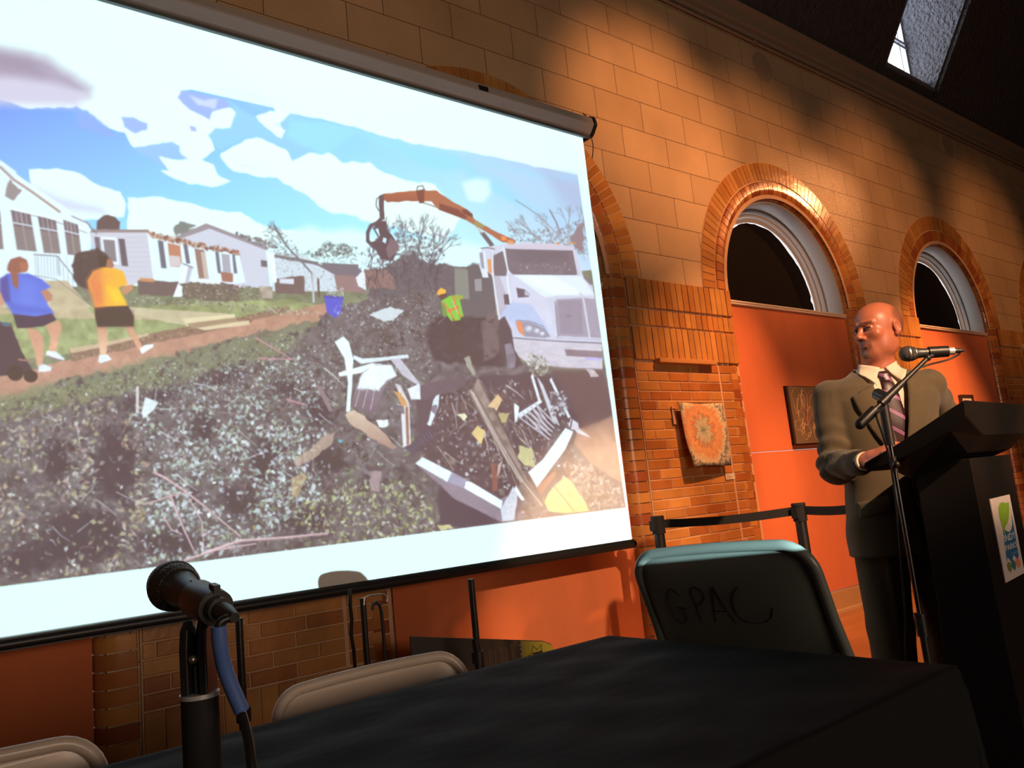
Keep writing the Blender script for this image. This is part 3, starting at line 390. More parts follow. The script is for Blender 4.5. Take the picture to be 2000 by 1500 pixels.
    b[bottom] = m; b[right] = m; b = np.clip(b, 0, 1); lin = np.where(b <= .04045, b / 12.92, ((b + .055) / 1.055) ** 2.4); w = np.clip(1 - b.mean(-1) * 1.25, 0, 1)[..., None] * (ph & ~bottom & ~right)[..., None]; lin = np.clip(lin - .040 * w, .002, 1)
    return np.where(lin <= .0031308, lin * 12.92, 1.055 * lin ** (1 / 2.4) - .055)
# ---------------------------------------------------------------- helpers
rnd = random.Random(5)
def mat(name, col, rough=.6, metal=0, spec=.5, bump=0, bscale=60, var=0, vscale=8, coat=0, attr=False, sheen=0, emit=None, estr=0, stretch=None, col2=None, bdist=.01):
    m = bpy.data.materials.new(name); m.use_nodes = True; nt = m.node_tree; N = nt.nodes; L = nt.links; b = N['Principled BSDF']
    b.inputs['Base Color'].default_value = (*col, 1); b.inputs['Roughness'].default_value = rough; b.inputs['Metallic'].default_value = metal
    b.inputs['Specular IOR Level'].default_value = spec; b.inputs['Coat Weight'].default_value = coat; b.inputs['Sheen Weight'].default_value = sheen
    tc = N.new('ShaderNodeTexCoord'); src = tc.outputs['Object']
    if stretch:
        mp = N.new('ShaderNodeMapping'); mp.inputs['Scale'].default_value = stretch; L.new(src, mp.inputs[0]); src = mp.outputs[0]
    base = None
    if attr:
        a = N.new('ShaderNodeVertexColor'); a.layer_name = 'Col'; base = a.outputs[0]
    if var:
        n = N.new('ShaderNodeTexNoise'); n.inputs['Scale'].default_value = vscale; n.inputs['Detail'].default_value = 5; L.new(src, n.inputs['Vector'])
        mx = N.new('ShaderNodeMix'); mx.data_type = 'RGBA'
        r = N.new('ShaderNodeMapRange'); r.inputs[1].default_value = .3; r.inputs[2].default_value = .7; L.new(n.outputs['Fac'], r.inputs[0]); L.new(r.outputs[0], mx.inputs[0])
        c2 = col2 or tuple(c * (1 - var) for c in col)
        if base is not None:
            mx.blend_type = 'MULTIPLY'; mx.inputs[0].default_value = 1; L.new(base, mx.inputs[6])
            cr = N.new('ShaderNodeMix'); cr.data_type = 'RGBA'; cr.inputs[6].default_value = (1, 1, 1, 1); cr.inputs[7].default_value = (1 - var, 1 - var, 1 - var, 1); L.new(r.outputs[0], cr.inputs[0])
            for l in list(mx.inputs[0].links): L.remove(l)
            mx.inputs[0].default_value = 1; L.new(cr.outputs[2], mx.inputs[7])
        else:
            mx.inputs[6].default_value = (*col, 1); mx.inputs[7].default_value = (*c2, 1)
        base = mx.outputs[2]
    if base is not None: L.new(base, b.inputs['Base Color'])
    if bump:
        n2 = N.new('ShaderNodeTexNoise'); n2.inputs['Scale'].default_value = bscale; n2.inputs['Detail'].default_value = 4; L.new(src, n2.inputs['Vector'])
        bp = N.new('ShaderNodeBump'); bp.inputs['Strength'].default_value = bump; bp.inputs['Distance'].default_value = bdist; L.new(n2.outputs['Fac'], bp.inputs['Height']); L.new(bp.outputs[0], b.inputs['Normal'])
    if emit: b.inputs['Emission Color'].default_value = (*emit, 1); b.inputs['Emission Strength'].default_value = estr
    return m
def tag(o, label=None, cat=None, group=None, kind=None):
    for k, v in (('label', label), ('category', cat), ('group', group), ('kind', kind)):
        if v: o[k] = v
    return o
def empty(name, loc=(0, 0, 0), rz=0, label=None, cat=None, group=None, kind=None):
    o = bpy.data.objects.new(name, None); COL.objects.link(o); o.location = loc; o.rotation_euler = (0, 0, rz); o.empty_display_size = .05
    return tag(o, label, cat, group, kind)
def link(name, me, m, parent=None, smooth=False, world=False):
    o = bpy.data.objects.new(name, me); COL.objects.link(o)
    for x in (m if isinstance(m, (list, tuple)) else [m]): me.materials.append(x)
    if parent:
        o.parent = parent
        if world: bpy.context.view_layer.update(); o.matrix_parent_inverse = parent.matrix_world.inverted()
    if smooth: me.shade_smooth()
    return o
def fin(bm, name, m, parent=None, smooth=False, bevel=0, seg=2, world=False, angle=40):
    bmesh.ops.recalc_face_normals(bm, faces=bm.faces)
    me = bpy.data.meshes.new(name); bm.to_mesh(me); bm.free(); o = link(name, me, m, parent, False, world)
    if smooth: me.shade_smooth(); me.set_sharp_from_angle(angle=R_(angle))
    if bevel:
        md = o.modifiers.new('bevel', 'BEVEL'); md.width = bevel; md.segments = seg; md.limit_method = 'ANGLE'; md.angle_limit = R_(40)
    return o
def nb(): return bmesh.new()
def xf(bm, vs, M):
    if M is not None: bmesh.ops.transform(bm, matrix=M, verts=vs)
    return vs
def box(bm, a, b, M=None):
    c = [(a[i] + b[i]) / 2 for i in range(3)]; s = [abs(b[i] - a[i]) for i in range(3)]
    vs = bmesh.ops.create_cube(bm, size=1)['verts']
    bmesh.ops.scale(bm, vec=s, verts=vs); bmesh.ops.translate(bm, vec=c, verts=vs); return xf(bm, vs, M)
def prism(bm, pts, axis, a, b, M=None):
    """extrude a 2D polygon along axis ('x','y','z') from a to b"""
    def P(p, t): return {'x': (t, p[0], p[1]), 'y': (p[0], t, p[1]), 'z': (p[0], p[1], t)}[axis]
    A = [bm.verts.new(P(p, a)) for p in pts]; B = [bm.verts.new(P(p, b)) for p in pts]; n = len(pts)
    bm.faces.new(A); bm.faces.new(B[::-1])
    for i in range(n): bm.faces.new((A[i], B[i], B[(i + 1) % n], A[(i + 1) % n]))
    return xf(bm, A + B, M)
def cyl(bm, p, q, r, r2=None, seg=20, cap=True):
    p, q = Vector(p), Vector(q); d = q - p
    vs = bmesh.ops.create_cone(bm, cap_ends=cap, segments=seg, radius1=r, radius2=r if r2 is None else r2, depth=d.length)['verts']
    M = Matrix.Translation((p + q) / 2) @ d.to_track_quat('Z', 'Y').to_matrix().to_4x4(); return xf(bm, vs, M)
def lathe(bm, prof, M=None, seg=32):
    rows = []
    for r, z in prof:
        rows.append([bm.verts.new((max(r, 1e-5) * math.cos(2 * math.pi * k / seg), max(r, 1e-5) * math.sin(2 * math.pi * k / seg), z)) for k in range(seg)])
    for a, b in zip(rows, rows[1:]):
        for k in range(seg): bm.faces.new((a[k], a[(k + 1) % seg], b[(k + 1) % seg], b[k]))
    bm.faces.new(rows[0][::-1]); bm.faces.new(rows[-1])
    return xf(bm, [v for r in rows for v in r], M)
def sph(bm, c, r, sc=(1, 1, 1), seg=20, M=None):
    vs = bmesh.ops.create_uvsphere(bm, u_segments=seg, v_segments=seg // 2, radius=r)['verts']
    bmesh.ops.scale(bm, vec=sc, verts=vs); bmesh.ops.translate(bm, vec=c, verts=vs); return xf(bm, vs, M)
def smooth_path(pts, n=8):
    P = [Vector(p) for p in pts]
    if len(P) < 3: return P
    out = []
    for i in range(len(P) - 1):
        a = P[max(i - 1, 0)]; b = P[i]; c = P[i + 1]; d = P[min(i + 2, len(P) - 1)]
        for k in range(n):
            t = k / n; out.append(.5 * ((2 * b) + (c - a) * t + (2 * a - 5 * b + 4 * c - d) * t * t + (3 * b - a - 3 * c + d) * t ** 3))
    return out + [P[-1]]
def tube(bm, pts, r, seg=12, closed=False, smooth=True, n=8):
    P = smooth_path(pts, n) if smooth else [Vector(p) for p in pts]
    rs = r if isinstance(r, (list, tuple)) else [r] * len(P)
    if len(rs) != len(P): rs = [rs[0] + (rs[-1] - rs[0]) * i / (len(P) - 1) for i in range(len(P))]
    rows = []; up = None
    for i, p in enumerate(P):
        if closed: d = P[(i + 1) % len(P)] - P[i - 1]
        else: d = P[min(i + 1, len(P) - 1)] - P[max(i - 1, 0)]
        d.normalize()
        if up is None: up = d.orthogonal().normalized()
        up = (up - d * up.dot(d)); up.normalize(); s = d.cross(up)
        rows.append([bm.verts.new(p + (up * math.cos(2 * math.pi * k / seg) + s * math.sin(2 * math.pi * k / seg)) * rs[i]) for k in range(seg)])
    prs = list(zip(rows, rows[1:])) + ([(rows[-1], rows[0])] if closed else [])
    for a, b in prs:
        for k in range(seg): bm.faces.new((a[k], a[(k + 1) % seg], b[(k + 1) % seg], b[k]))
    if not closed: bm.faces.new(rows[0][::-1]); bm.faces.new(rows[-1])
    return [v for r in rows for v in r]
def setcol(bm, faces, c):
    lay = bm.loops.layers.float_color.get('Col') or bm.loops.layers.float_color.new('Col')
    for f in faces:
        for l in f.loops: l[lay] = (*c, 1)
def loft(bm, rings, closed_ends=True):
    rows = [[bm.verts.new(p) for p in r] for r in rings]; n = len(rows[0])
    for a, b in zip(rows, rows[1:]):
        for k in range(n): bm.faces.new((a[k], a[(k + 1) % n], b[(k + 1) % n], b[k]))
    if closed_ends: bm.faces.new(rows[0][::-1]); bm.faces.new(rows[-1])
    return rows
FONT = None
def text_mesh(body, size, extrude=.0006):
    cu = bpy.data.curves.new('t', 'FONT'); cu.body = body; cu.size = size; cu.extrude = extrude; cu.resolution_u = 3
    o = bpy.data.objects.new('t', cu); COL.objects.link(o); dg = bpy.context.evaluated_depsgraph_get()
    me = bpy.data.meshes.new_from_object(o.evaluated_get(dg)); bpy.data.objects.remove(o); bpy.data.curves.remove(cu); return me
# trace(): where the sight line of a traced photo point meets a plane; used once, to take real-world measures from the photo
def ray(px, py): return (cam.matrix_world.to_3x3() @ Vector((px - 1000, 750 - py, -1561)))
# ================================================================ THE ROOM
WY = 3.75                       # wall face
PER = 3.262; WX = [-.207 + PER * i for i in range(-1, 5)]   # centres of the arched windows
HW = .923; SPR = 2.68; RAIL = 2.612
# --- block wall with arched openings
def block_material():
    m = bpy.data.materials.new('painted_block'); m.use_nodes = True; nt = m.node_tree; N = nt.nodes; L = nt.links; b = N['Principled BSDF']
    tc = N.new('ShaderNodeTexCoord'); mp = N.new('ShaderNodeMapping'); mp.inputs['Rotation'].default_value = (R_(-90), 0, 0); mp.inputs['Location'].default_value = (.07, .055, 0)
    sx = N.new('ShaderNodeSeparateXYZ'); cx = N.new('ShaderNodeCombineXYZ'); L.new(tc.outputs['Object'], sx.inputs[0]); 
    for i_, o_, dlt in ((0, 0, -.1 + 10), (1, 2, -.17 + 2.47)):
        ad = N.new('ShaderNodeMath'); ad.inputs[1].default_value = dlt; L.new(sx.outputs[o_], ad.inputs[0]); L.new(ad.outputs[0], cx.inputs[i_])
    br = N.new('ShaderNodeTexBrick'); L.new(cx.outputs[0], br.inputs['Vector']); br.offset = .5
    br.inputs['Scale'].default_value = 1; br.inputs['Brick Width'].default_value = .5; br.inputs['Row Height'].default_value = .247; br.inputs['Mortar Size'].default_value = .0028; br.inputs['Mortar Smooth'].default_value = .4
    br.inputs['Color1'].default_value = (.62, .44, .26, 1); br.inputs['Color2'].default_value = (.54, .375, .215, 1); br.inputs['Mortar'].default_value = (.13, .08, .05, 1); br.inputs['Bias'].default_value = -.2
    n = N.new('ShaderNodeTexNoise'); n.inputs['Scale'].default_value = 1.3; n.inputs['Detail'].default_value = 6; L.new(tc.outputs['Object'], n.inputs[0])
    mr = N.new('ShaderNodeMapRange'); mr.inputs[1].default_value = .3; mr.inputs[2].default_value = .7; mr.inputs[3].default_value = .78; mr.inputs[4].default_value = 1.08; L.new(n.outputs[0], mr.inputs[0])
    vm = N.new('ShaderNodeVectorMath'); vm.operation = 'SCALE'; L.new(br.outputs['Color'], vm.inputs[0]); L.new(mr.outputs[0], vm.inputs['Scale']); L.new(vm.outputs[0], b.inputs['Base Color'])
    n2 = N.new('ShaderNodeTexNoise'); n2.inputs['Scale'].default_value = 95; n2.inputs['Detail'].default_value = 3; L.new(tc.outputs['Object'], n2.inputs[0])
    n3 = N.new('ShaderNodeTexVoronoi'); n3.inputs['Scale'].default_value = 70; L.new(tc.outputs['Object'], n3.inputs[0])
    a = N.new('ShaderNodeMath'); a.operation = 'ADD'; L.new(n2.outputs[0], a.inputs[0]); L.new(n3.outputs[0], a.inputs[1])
    s = N.new('ShaderNodeMath'); s.operation = 'MULTIPLY_ADD'; L.new(br.outputs['Fac'], s.inputs[0]); s.inputs[1].default_value = -2.2; L.new(a.outputs[0], s.inputs[2])
    bp = N.new('ShaderNodeBump'); bp.inputs['Strength'].default_value = .55; bp.inputs['Distance'].default_value = .004; L.new(s.outputs[0], bp.inputs['Height']); L.new(bp.outputs[0], b.inputs['Normal'])
    b.inputs['Roughness'].default_value = .42; b.inputs['Specular IOR Level'].default_value = .45
    return m
M_block = block_material()
M_mortar = mat('mortar', (.66, .43, .27), .8, bump=.4, bscale=120)
M_brick = mat('glazed_brick', (1, 1, 1), .2, attr=True, var=.22, vscale=5, bump=.22, bscale=9, spec=.6)
M_brickm = mat('brick', (1, 1, 1), .33, attr=True, var=.25, vscale=6, bump=.25, bscale=25, spec=.5)
def arch_cutter(cx, r, z0, y0, y1):
    bm = nb(); pts = [(cx - r, z0), (cx + r, z0)] + [(cx + r * math.cos(a), SPR + r * math.sin(a)) for a in np.linspace(0, math.pi, 49)]
    prism(bm, pts, 'y', y0, y1); me = bpy.data.meshes.new('c'); bmesh.ops.recalc_face_normals(bm, faces=bm.faces); bm.to_mesh(me); bm.free()
    o = bpy.data.objects.new('c', me); COL.objects.link(o); return o
bm = nb(); box(bm, (-6, WY, -.2), (17, WY + .55, 5.75)); wall = fin(bm, 'wall_gallery', M_block); wall['kind'] = 'structure'
cut = []
for cx in WX:
    c = arch_cutter(cx, .965, .02, WY - .1, WY + .7); cut.append(c)
    md = wall.modifiers.new('b', 'BOOLEAN'); md.object = c; md.operation = 'DIFFERENCE'; md.solver = 'EXACT'
dg = bpy.context.evaluated_depsgraph_get(); me = bpy.data.meshes.new_from_object(wall.evaluated_get(dg)); wall.modifiers.clear(); wall.data = me
for c in cut: bpy.data.objects.remove(c)
# --- brick work (real bricks with chamfered faces over a mortar bed)
PAL = [(.56, .24, .065), (.60, .27, .075), (.52, .20, .055), (.58, .23, .06), (.64, .30, .085), (.46, .16, .045)]
PALJ = [(.44, .14, .045), (.50, .17, .05), (.36, .10, .04), (.52, .20, .06)]
def brick(bm, x0, x1, z0, z1, y, d=.02, ch=.0035, pal=PAL, col=None, T=None):
    """one brick face: front at y, going back d; T maps (u,w)->(x,z) for curved work"""
    T = T or (lambda u, w: (u, w)); n0 = len(bm.faces); c = col or rnd.choice(pal); k = rnd.uniform(.88, 1.1); c = tuple(v * k for v in c)
    y = y + rnd.uniform(-.0015, .0015)
    o = [bm.verts.new((T(u, w)[0], y + d, T(u, w)[1])) for u, w in ((x0, z0), (x1, z0), (x1, z1), (x0, z1))]
    i = [bm.verts.new((T(u, w)[0], y + ch * .8, T(u, w)[1])) for u, w in ((x0, z0), (x1, z0), (x1, z1), (x0, z1))]
    t = [bm.verts.new((T(u, w)[0], y, T(u, w)[1])) for u, w in ((x0 + ch, z0 + ch), (x1 - ch, z0 + ch), (x1 - ch, z1 - ch), (x0 + ch, z1 - ch))]
    fs = [bm.faces.new(t)]
    for A, B in ((o, i), (i, t)):
        for q in range(4): fs.append(bm.faces.new((A[q], A[(q + 1) % 4], B[(q + 1) % 4], B[q])))
    setcol(bm, fs, c)
CH = .070; BL = .226; J = .0075
def course_fill(bm, x0, x1, z0, z1, y, pal=PAL):
    n = int(round((z1 - z0) / CH)); h = (z1 - z0) / n
    for r in range(n):
        za, zb = z0 + r * h + J / 2, z0 + (r + 1) * h - J / 2; x = x0 - (BL / 2 if r % 2 else 0) * 1.0; 
        if (r % 5) == 3: x -= BL * .25
        while x < x1:
            if x < x0 and x + BL - x0 < .04: x += BL
            a, b = max(x, x0), min(x + BL, x1)
            if x1 - b < .04: b = x1
            if b - a < .04: a = b
            if b - a > .03: brick(bm, a + J / 2, b - J / 2, za, zb, y, pal=pal)
            x += BL if b < x1 else 9
def soldier(bm, x0, x1, z0, z1, y, w=.0685):
    n = int(round((x1 - x0) / w)); w = (x1 - x0) / n
    for k in range(n): brick(bm, x0 + k * w + J / 2.4, x0 + (k + 1) * w - J / 2.4, z0, z1, y, pal=[(.58, .28, .08), (.62, .31, .09), (.56, .26, .07), (.52, .22, .06)])
piers = [(WX[i] + 1.092, WX[i + 1] - .965) for i in range(len(WX) - 1)]
for n, (a, b) in enumerate(piers):
    pr = empty('brick_pier', ((a + b) / 2, WY, 0)); pr['kind'] = 'structure'; pr.name = 'trim_pier_%d' % (n + 1)
    a0, b0 = a - WX[n] * 0, b
    xg = b0 - .265                                     # the vertical groove right of the centre field
    bm = nb(); box(bm, (a0, WY - .0125, .0), (b0, WY + .05, 2.65)); fin(bm, 'mortar_bed', M_mortar, pr, world=True)
    bm = nb()
    course_fill(bm, a0 + .004, xg - .006, .46, 2.055, WY - .018); course_fill(bm, xg + .008, b0 - .05, .46, 2.055, WY - .018)
    soldier(bm, a0 + .004, b0 - .05, .24, .455, WY - .022, .085); course_fill(bm, a0 + .004, b0 - .05, .0, .235, WY - .022)
    course_fill(bm, b0 - .046, b0 + .002, .0, 2.055, WY - .012, PALJ)
    fin(bm, 'brickwork', M_brickm, pr, world=True)
    for nm, z0, z1, dy in (('upper_soldier_band', 2.455, 2.668, .034), ('middle_soldier_band', 2.325, 2.440, .026), ('lower_soldier_band', 2.07, 2.31, .034)):
        bm = nb(); soldier(bm, a0 + .004, b0, z0, z1, WY - dy)
        for u in (a0 + .004,): brick(bm, u, u + .01, z0, z1, WY - dy)
        fin(bm, nm, M_brickm, pr, world=True)
# arch rings and jambs
def bull(d):   # cross section of the bullnosed inner ring, (offset from the opening outwards, y)
    return d
for n, cx in enumerate(WX):
    ar = empty('trim_arch_%d' % (n + 1), (cx, WY, SPR)); ar['kind'] = 'structure'
    bm = nb(); N_ = 62
    for k in range(N_):
        t0, t1 = math.pi * k / N_ + .0028, math.pi * (k + 1) / N_ - .0028
        T = lambda u, w, cx=cx: (cx + w * math.cos(u), SPR + w * math.sin(u))
        brick(bm, t0, t1, 1.097, 1.255, WY - .012, ch=.0, pal=[(.60, .30, .09), (.56, .26, .075), (.64, .33, .10), (.52, .23, .065)], T=T)
    fin(bm, 'outer_ring', M_brick, ar, world=True)
    bm = nb()  # mortar of the ring
    for k in range(48):
        t0, t1 = math.pi * k / 48, math.pi * (k + 1) / 48
        for (ra, ya), (rb, yb) in (((.93, WY - .001), (1.26, WY - .006)), ((1.26, WY - .006), (1.262, WY + .02))):
            bm.faces.new([bm.verts.new((cx + r * math.cos(t), y, SPR + r * math.sin(t))) for r, y, t in ((ra, ya, t0), (rb, yb, t0), (rb, yb, t1), (ra, ya, t1))])
    bmesh.ops.remove_doubles(bm, verts=bm.verts, dist=1e-5); fin(bm, 'ring_mortar', M_mortar, ar, world=True)
    prof = [(1.083, WY + .02), (1.083, WY - .010), (1.076, WY - .018)] + [(.923 + .095 - .095 * math.sin(a), WY - .018 + .095 - .095 * math.cos(a)) for a in np.linspace(0, math.pi / 2, 9)] + [(.923, WY + .15)]
    bm = nb()
    def seg(f0, f1, kind):
        c = rnd.choice(PALJ + PAL[:3]); k = rnd.uniform(.85, 1.15); c = tuple(v * k for v in c); A = []; B = []
        for r, y in prof:
            if kind == 'arc': A.append(bm.verts.new((cx + r * math.cos(f0), y, SPR + r * math.sin(f0)))); B.append(bm.verts.new((cx + r * math.cos(f1), y, SPR + r * math.sin(f1))))
            else: s = kind; A.append(bm.verts.new((cx + s * r, y, f0))); B.append(bm.verts.new((cx + s * r, y, f1)))
        fs = [bm.faces.new((A[i], A[i + 1], B[i + 1], B[i])) for i in range(len(A) - 1)]
        fs += [bm.faces.new(A[::-1]), bm.faces.new(B)]
        setcol(bm, fs, c)
    Na = 44
    for k in range(Na): seg(math.pi * k / Na + .003, math.pi * (k + 1) / Na - .003, 'arc')
    z = .0
    while z < SPR - .01:
        for s in (-1, 1): seg(z + J / 2, min(z + .0718, SPR) - J / 2, s)
        z += .0718
    bmesh.ops.recalc_face_normals(bm, faces=bm.faces); o = fin(bm, 'bullnose_ring', M_brick, ar, world=True, smooth=True, angle=30)
    bm = nb()   # mortar behind the bullnose
    pm = [(1.085, WY + .001), (1.02, WY + .004), (.945, WY + .03), (.928, WY + .06), (.928, WY + .15)]
    rows = []
    for f, kind in [(0.0, 1), (SPR, 1)] + [(t, 'a') for t in np.linspace(0, math.pi, 49)] + [(SPR, -1), (0.0, -1)]:
        rows.append([bm.verts.new((cx + r * math.cos(f), y, SPR + r * math.sin(f)) if kind == 'a' else (cx + kind * r, y, f)) for r, y in pm])
    for a_, b_ in zip(rows, rows[1:]):
        for k in range(len(pm) - 1): bm.faces.new((a_[k], a_[k + 1], b_[k + 1], b_[k]))
    bmesh.ops.remove_doubles(bm, verts=bm.verts, dist=1e-5); fin(bm, 'jamb_mortar', M_mortar, ar, world=True)
# --- windows: deep arched casing, mouldings, pane, blackout board, rail
M_case = mat('window_casing_paint', (.42, .41, .40), .35, bump=.1, bscale=30)
M_rail = mat('rail_paint', (.8, .68, .55), .4)
M_board = mat('blackout_board', (.007, .005, .0045), .9, spec=.15, var=.3, vscale=3, bump=.15, bscale=14)
M_panel = mat('orange_panel', (.72, .19, .065), .85, var=.16, vscale=3.5, bump=.35, bscale=180, sheen=.2, stretch=(1, 1, .35))
M_pane = mat('frosted_daylight_pane', (.8, .9, 1), .4, emit=(.93, .96, 1), estr=3.5)
M_base = mat('tan_baseboard', (.55, .34, .17), .45, var=.2, vscale=2)
def arc_strip(bm, cx, prof, z0=2.60, n=48):
    rows = []
    for f, kind in [(z0, 1)] + [(t, 'a') for t in np.linspace(0, math.pi, n + 1)] + [(z0, -1)]:
        rows.append([bm.verts.new((cx + r * math.cos(f), y, SPR + r * math.sin(f)) if kind == 'a' else (cx + kind * r, y, f)) for r, y in prof])
    for a_, b_ in zip(rows, rows[1:]):
        for k in range(len(prof) - 1): bm.faces.new((a_[k], a_[k + 1], b_[k + 1], b_[k]))
for n, cx in enumerate(WX):
    w = empty('window_%d' % (n + 1), (cx, WY + .2, RAIL)); w['kind'] = 'structure'
    bm = nb(); arc_strip(bm, cx, [(.934, WY + .055), (.912, WY + .045), (.905, WY + .055), (.905, WY + .25)]); fin(bm, 'casing', M_case, w, smooth=True, world=True)
    bm = nb(); arc_strip(bm, cx, [(.905, WY + .215), (.885, WY + .20), (.872, WY + .215), (.866, WY + .235), (.848, WY + .235), (.84, WY + .25), (.83, WY + .262), (.80, WY + .262), (.80, WY + .30)]); fin(bm, 'moulding', M_case, w, smooth=True, world=True)
    bm = nb(); pts = [(cx - .91, 2.45), (cx + .91, 2.45)] + [(cx + .91 * math.cos(a), SPR + .91 * math.sin(a)) for a in np.linspace(0, math.pi, 33)]
    bm.faces.new([bm.verts.new((x, WY + .31, z)) for x, z in pts]); fin(bm, 'pane', M_pane, w, world=True)
    bm = nb(); g = random.Random(n * 3 + 1); cx = cx - .012; pts = [(cx - .79, 2.58), (cx + .775, 2.58)]
    for k, a in enumerate(np.linspace(0, math.pi, 60)):
        r = (.795 if a > 1.9 else .765 + .03 * max(0, a - .9)) + .004 * math.sin(a * 9 + n) + g.uniform(-.004, .003) - (.02 if .12 < a < .2 else 0) - .022 * math.exp(-((a - .75) / .5) ** 2) - .03 * math.exp(-((a - 2.35) / .35) ** 2)
        pts.append((cx + r * math.cos(a), SPR + r * math.sin(a)))
    prism(bm, pts, 'y', WY + .245, WY + .253); fin(bm, 'blackout_board', M_board, w, world=True)
    bm = nb(); box(bm, (cx - .915, WY + .02, RAIL - .028), (cx + .915, WY + .32, RAIL)); box(bm, (cx - .918, WY + .012, RAIL - .012), (cx + .918, WY + .05, RAIL + .003)); fin(bm, 'sill_rail', M_rail, w, bevel=.003, world=True)
for n, cx in enumerate(WX):
    p = empty('orange_display_panel', (cx, WY + .06, .17)); lab = {1: 'orange fabric panel low on the left edge, partly behind the screen', 2: 'orange fabric display panel directly behind the right part of the screen', 3: 'orange fabric display panel behind the speaker, in the middle arched window', 4: 'orange fabric display panel under the far right arched window, behind the lectern'}
    if n not in lab: lab[n] = 'orange fabric display panel far %s along the wall' % ('left' if n == 0 else 'right')
    tag(p, lab[n], 'display panel')
    for nm, z0, z1 in (('upper_panel', 1.372, RAIL - .03), ('lower_panel', .172, 1.368)):
        bm = nb(); box(bm, (cx - .921, WY + .045, z0), (cx + .921, WY + .075, z1)); fin(bm, nm, M_panel, p, bevel=.002, world=True)
    bm = nb(); box(bm, (cx - .93, WY + .03, .0), (cx + .93, WY + .12, .165)); o = fin(bm, 'baseboard_gallery_%d' % (n + 1), M_base, bevel=.004); o['kind'] = 'structure'
# --- cornice with moulding
M_corn = mat('cornice_paint', (.34, .25, .18), .55, bump=.15, bscale=30)
bm = nb(); prism(bm, [(WY + .02, 5.17), (WY - .03, 5.17), (WY - .035, 5.20), (WY - .012, 5.215), (WY - .012, 5.235), (WY - .045, 5.25), (WY - .05, 5.275), (WY - .02, 5.29), (WY - .02, 5.40), (WY - .055, 5.43), (WY - .06, 5.46), (WY + .02, 5.47)], 'x', -6, 17)
o = fin(bm, 'trim_cornice', M_corn); o['kind'] = 'structure'
# --- ceiling: dark textured plaster, sloping up from the cornice, with a skylight well
M_ceil = mat('dark_rough_plaster', (.085, .075, .075), .9, bump=1.0, bscale=18, var=.25, vscale=12, bdist=.08)
M_well = mat('white_rough_plaster', (.17, .17, .195), .6, bump=1.0, bscale=24, bdist=.07)
KC = 1.7
def cy_(z): return WY + .02 - (z - 5.46) / KC
DX0, DX1, DZ0, DZ1, DY = 8.85, 10.08, 5.62, 7.5, 3.93
bm = nb(); ZT = 10.6
def cq(x0, x1, z0, z1): bm.faces.new([bm.verts.new(p) for p in ((x0, cy_(z0), z0), (x1, cy_(z0), z0), (x1, cy_(z1), z1), (x0, cy_(z1), z1))])
cq(-6, DX0, 5.46, ZT); cq(DX1, 17, 5.46, ZT); cq(DX0, DX1, 5.46, DZ0); cq(DX0, DX1, DZ1, ZT)
yt = cy_(ZT); bm.faces.new([bm.verts.new(p) for p in ((-6, yt, ZT), (17, yt, ZT), (17, -8, ZT), (-6, -8, ZT))])
bmesh.ops.remove_doubles(bm, verts=bm.verts, dist=1e-4); ce = fin(bm, 'ceiling', M_ceil); ce['kind'] = 'structure'
md = ce.modifiers.new('s', 'SOLIDIFY'); md.thickness = .1; md.offset = 1 if ce.data.polygons[0].normal.y > 0 else -1
dw = empty('window_9', ((DX0 + DX1) / 2, DY, DZ0)); dw['kind'] = 'structure'
bm = nb()
for x in (DX0, DX1): bm.faces.new([bm.verts.new(p) for p in ((x, cy_(DZ0), DZ0), (x, DY, DZ0), (x, DY, DZ1), (x, cy_(DZ1), DZ1))])
for z in (DZ0, DZ1): bm.faces.new([bm.verts.new(p) for p in ((DX0, cy_(z), z), (DX1, cy_(z), z), (DX1, DY, z), (DX0, DY, z))])
o = fin(bm, 'window_well', M_well, dw, world=True); md = o.modifiers.new('s', 'SOLIDIFY'); md.thickness = .05; md.offset = 0
M_sky = mat('skylight_pane', (.9, .95, 1), .4, emit=(.86, .92, 1), estr=3.2)
bm = nb(); bm.faces.new([bm.verts.new(p) for p in ((DX0, DY + .03, DZ0), (DX1, DY + .03, DZ0), (DX1, DY + .03, DZ1), (DX0, DY + .03, DZ1))]); fin(bm, 'pane', M_sky, dw, world=True)
bm = nb(); M_fr = mat('skylight_frame_paint', (.75, .78, .85), .4)
for x, w_ in ((DX1 - .03, .045), (DX1 - .2, .02), (DX1 - .62, .02), (DX0 + .03, .045)): box(bm, (x - w_ / 2, DY - .03, DZ0), (x + w_ / 2, DY + .02, DZ1))
for z in (DZ0 + .02, 6.28, 6.34, 6.95): box(bm, (DX0, DY - .035, z - .018), (DX1, DY + .02, z + .018))
fin(bm, 'window_frame', M_fr, dw, world=True)
# --- floor, other walls
M_floor = mat('varnished_wood_floor', (.46, .22, .09), .32, var=.25, vscale=3, stretch=(.3, 4, 1), spec=.5)
bm = nb(); box(bm, (-6, -8, -.2), (17, WY + .02, 0)); o = fin(bm, 'floor', M_floor); o['kind'] = 'structure'
M_far = mat('dark_hall_wall', (.12, .09, .075), .9)
for nm, a, b in (('wall_back', (-6, -8.2, 0), (17, -8, ZT)), ('wall_left', (-6.2, -8, 0), (-6, WY + .55, ZT)), ('wall_right', (17, -8, 0), (17.2, WY + .55, ZT))):
    bm = nb(); box(bm, a, b); o = fin(bm, nm, M_far); o['kind'] = 'structure'
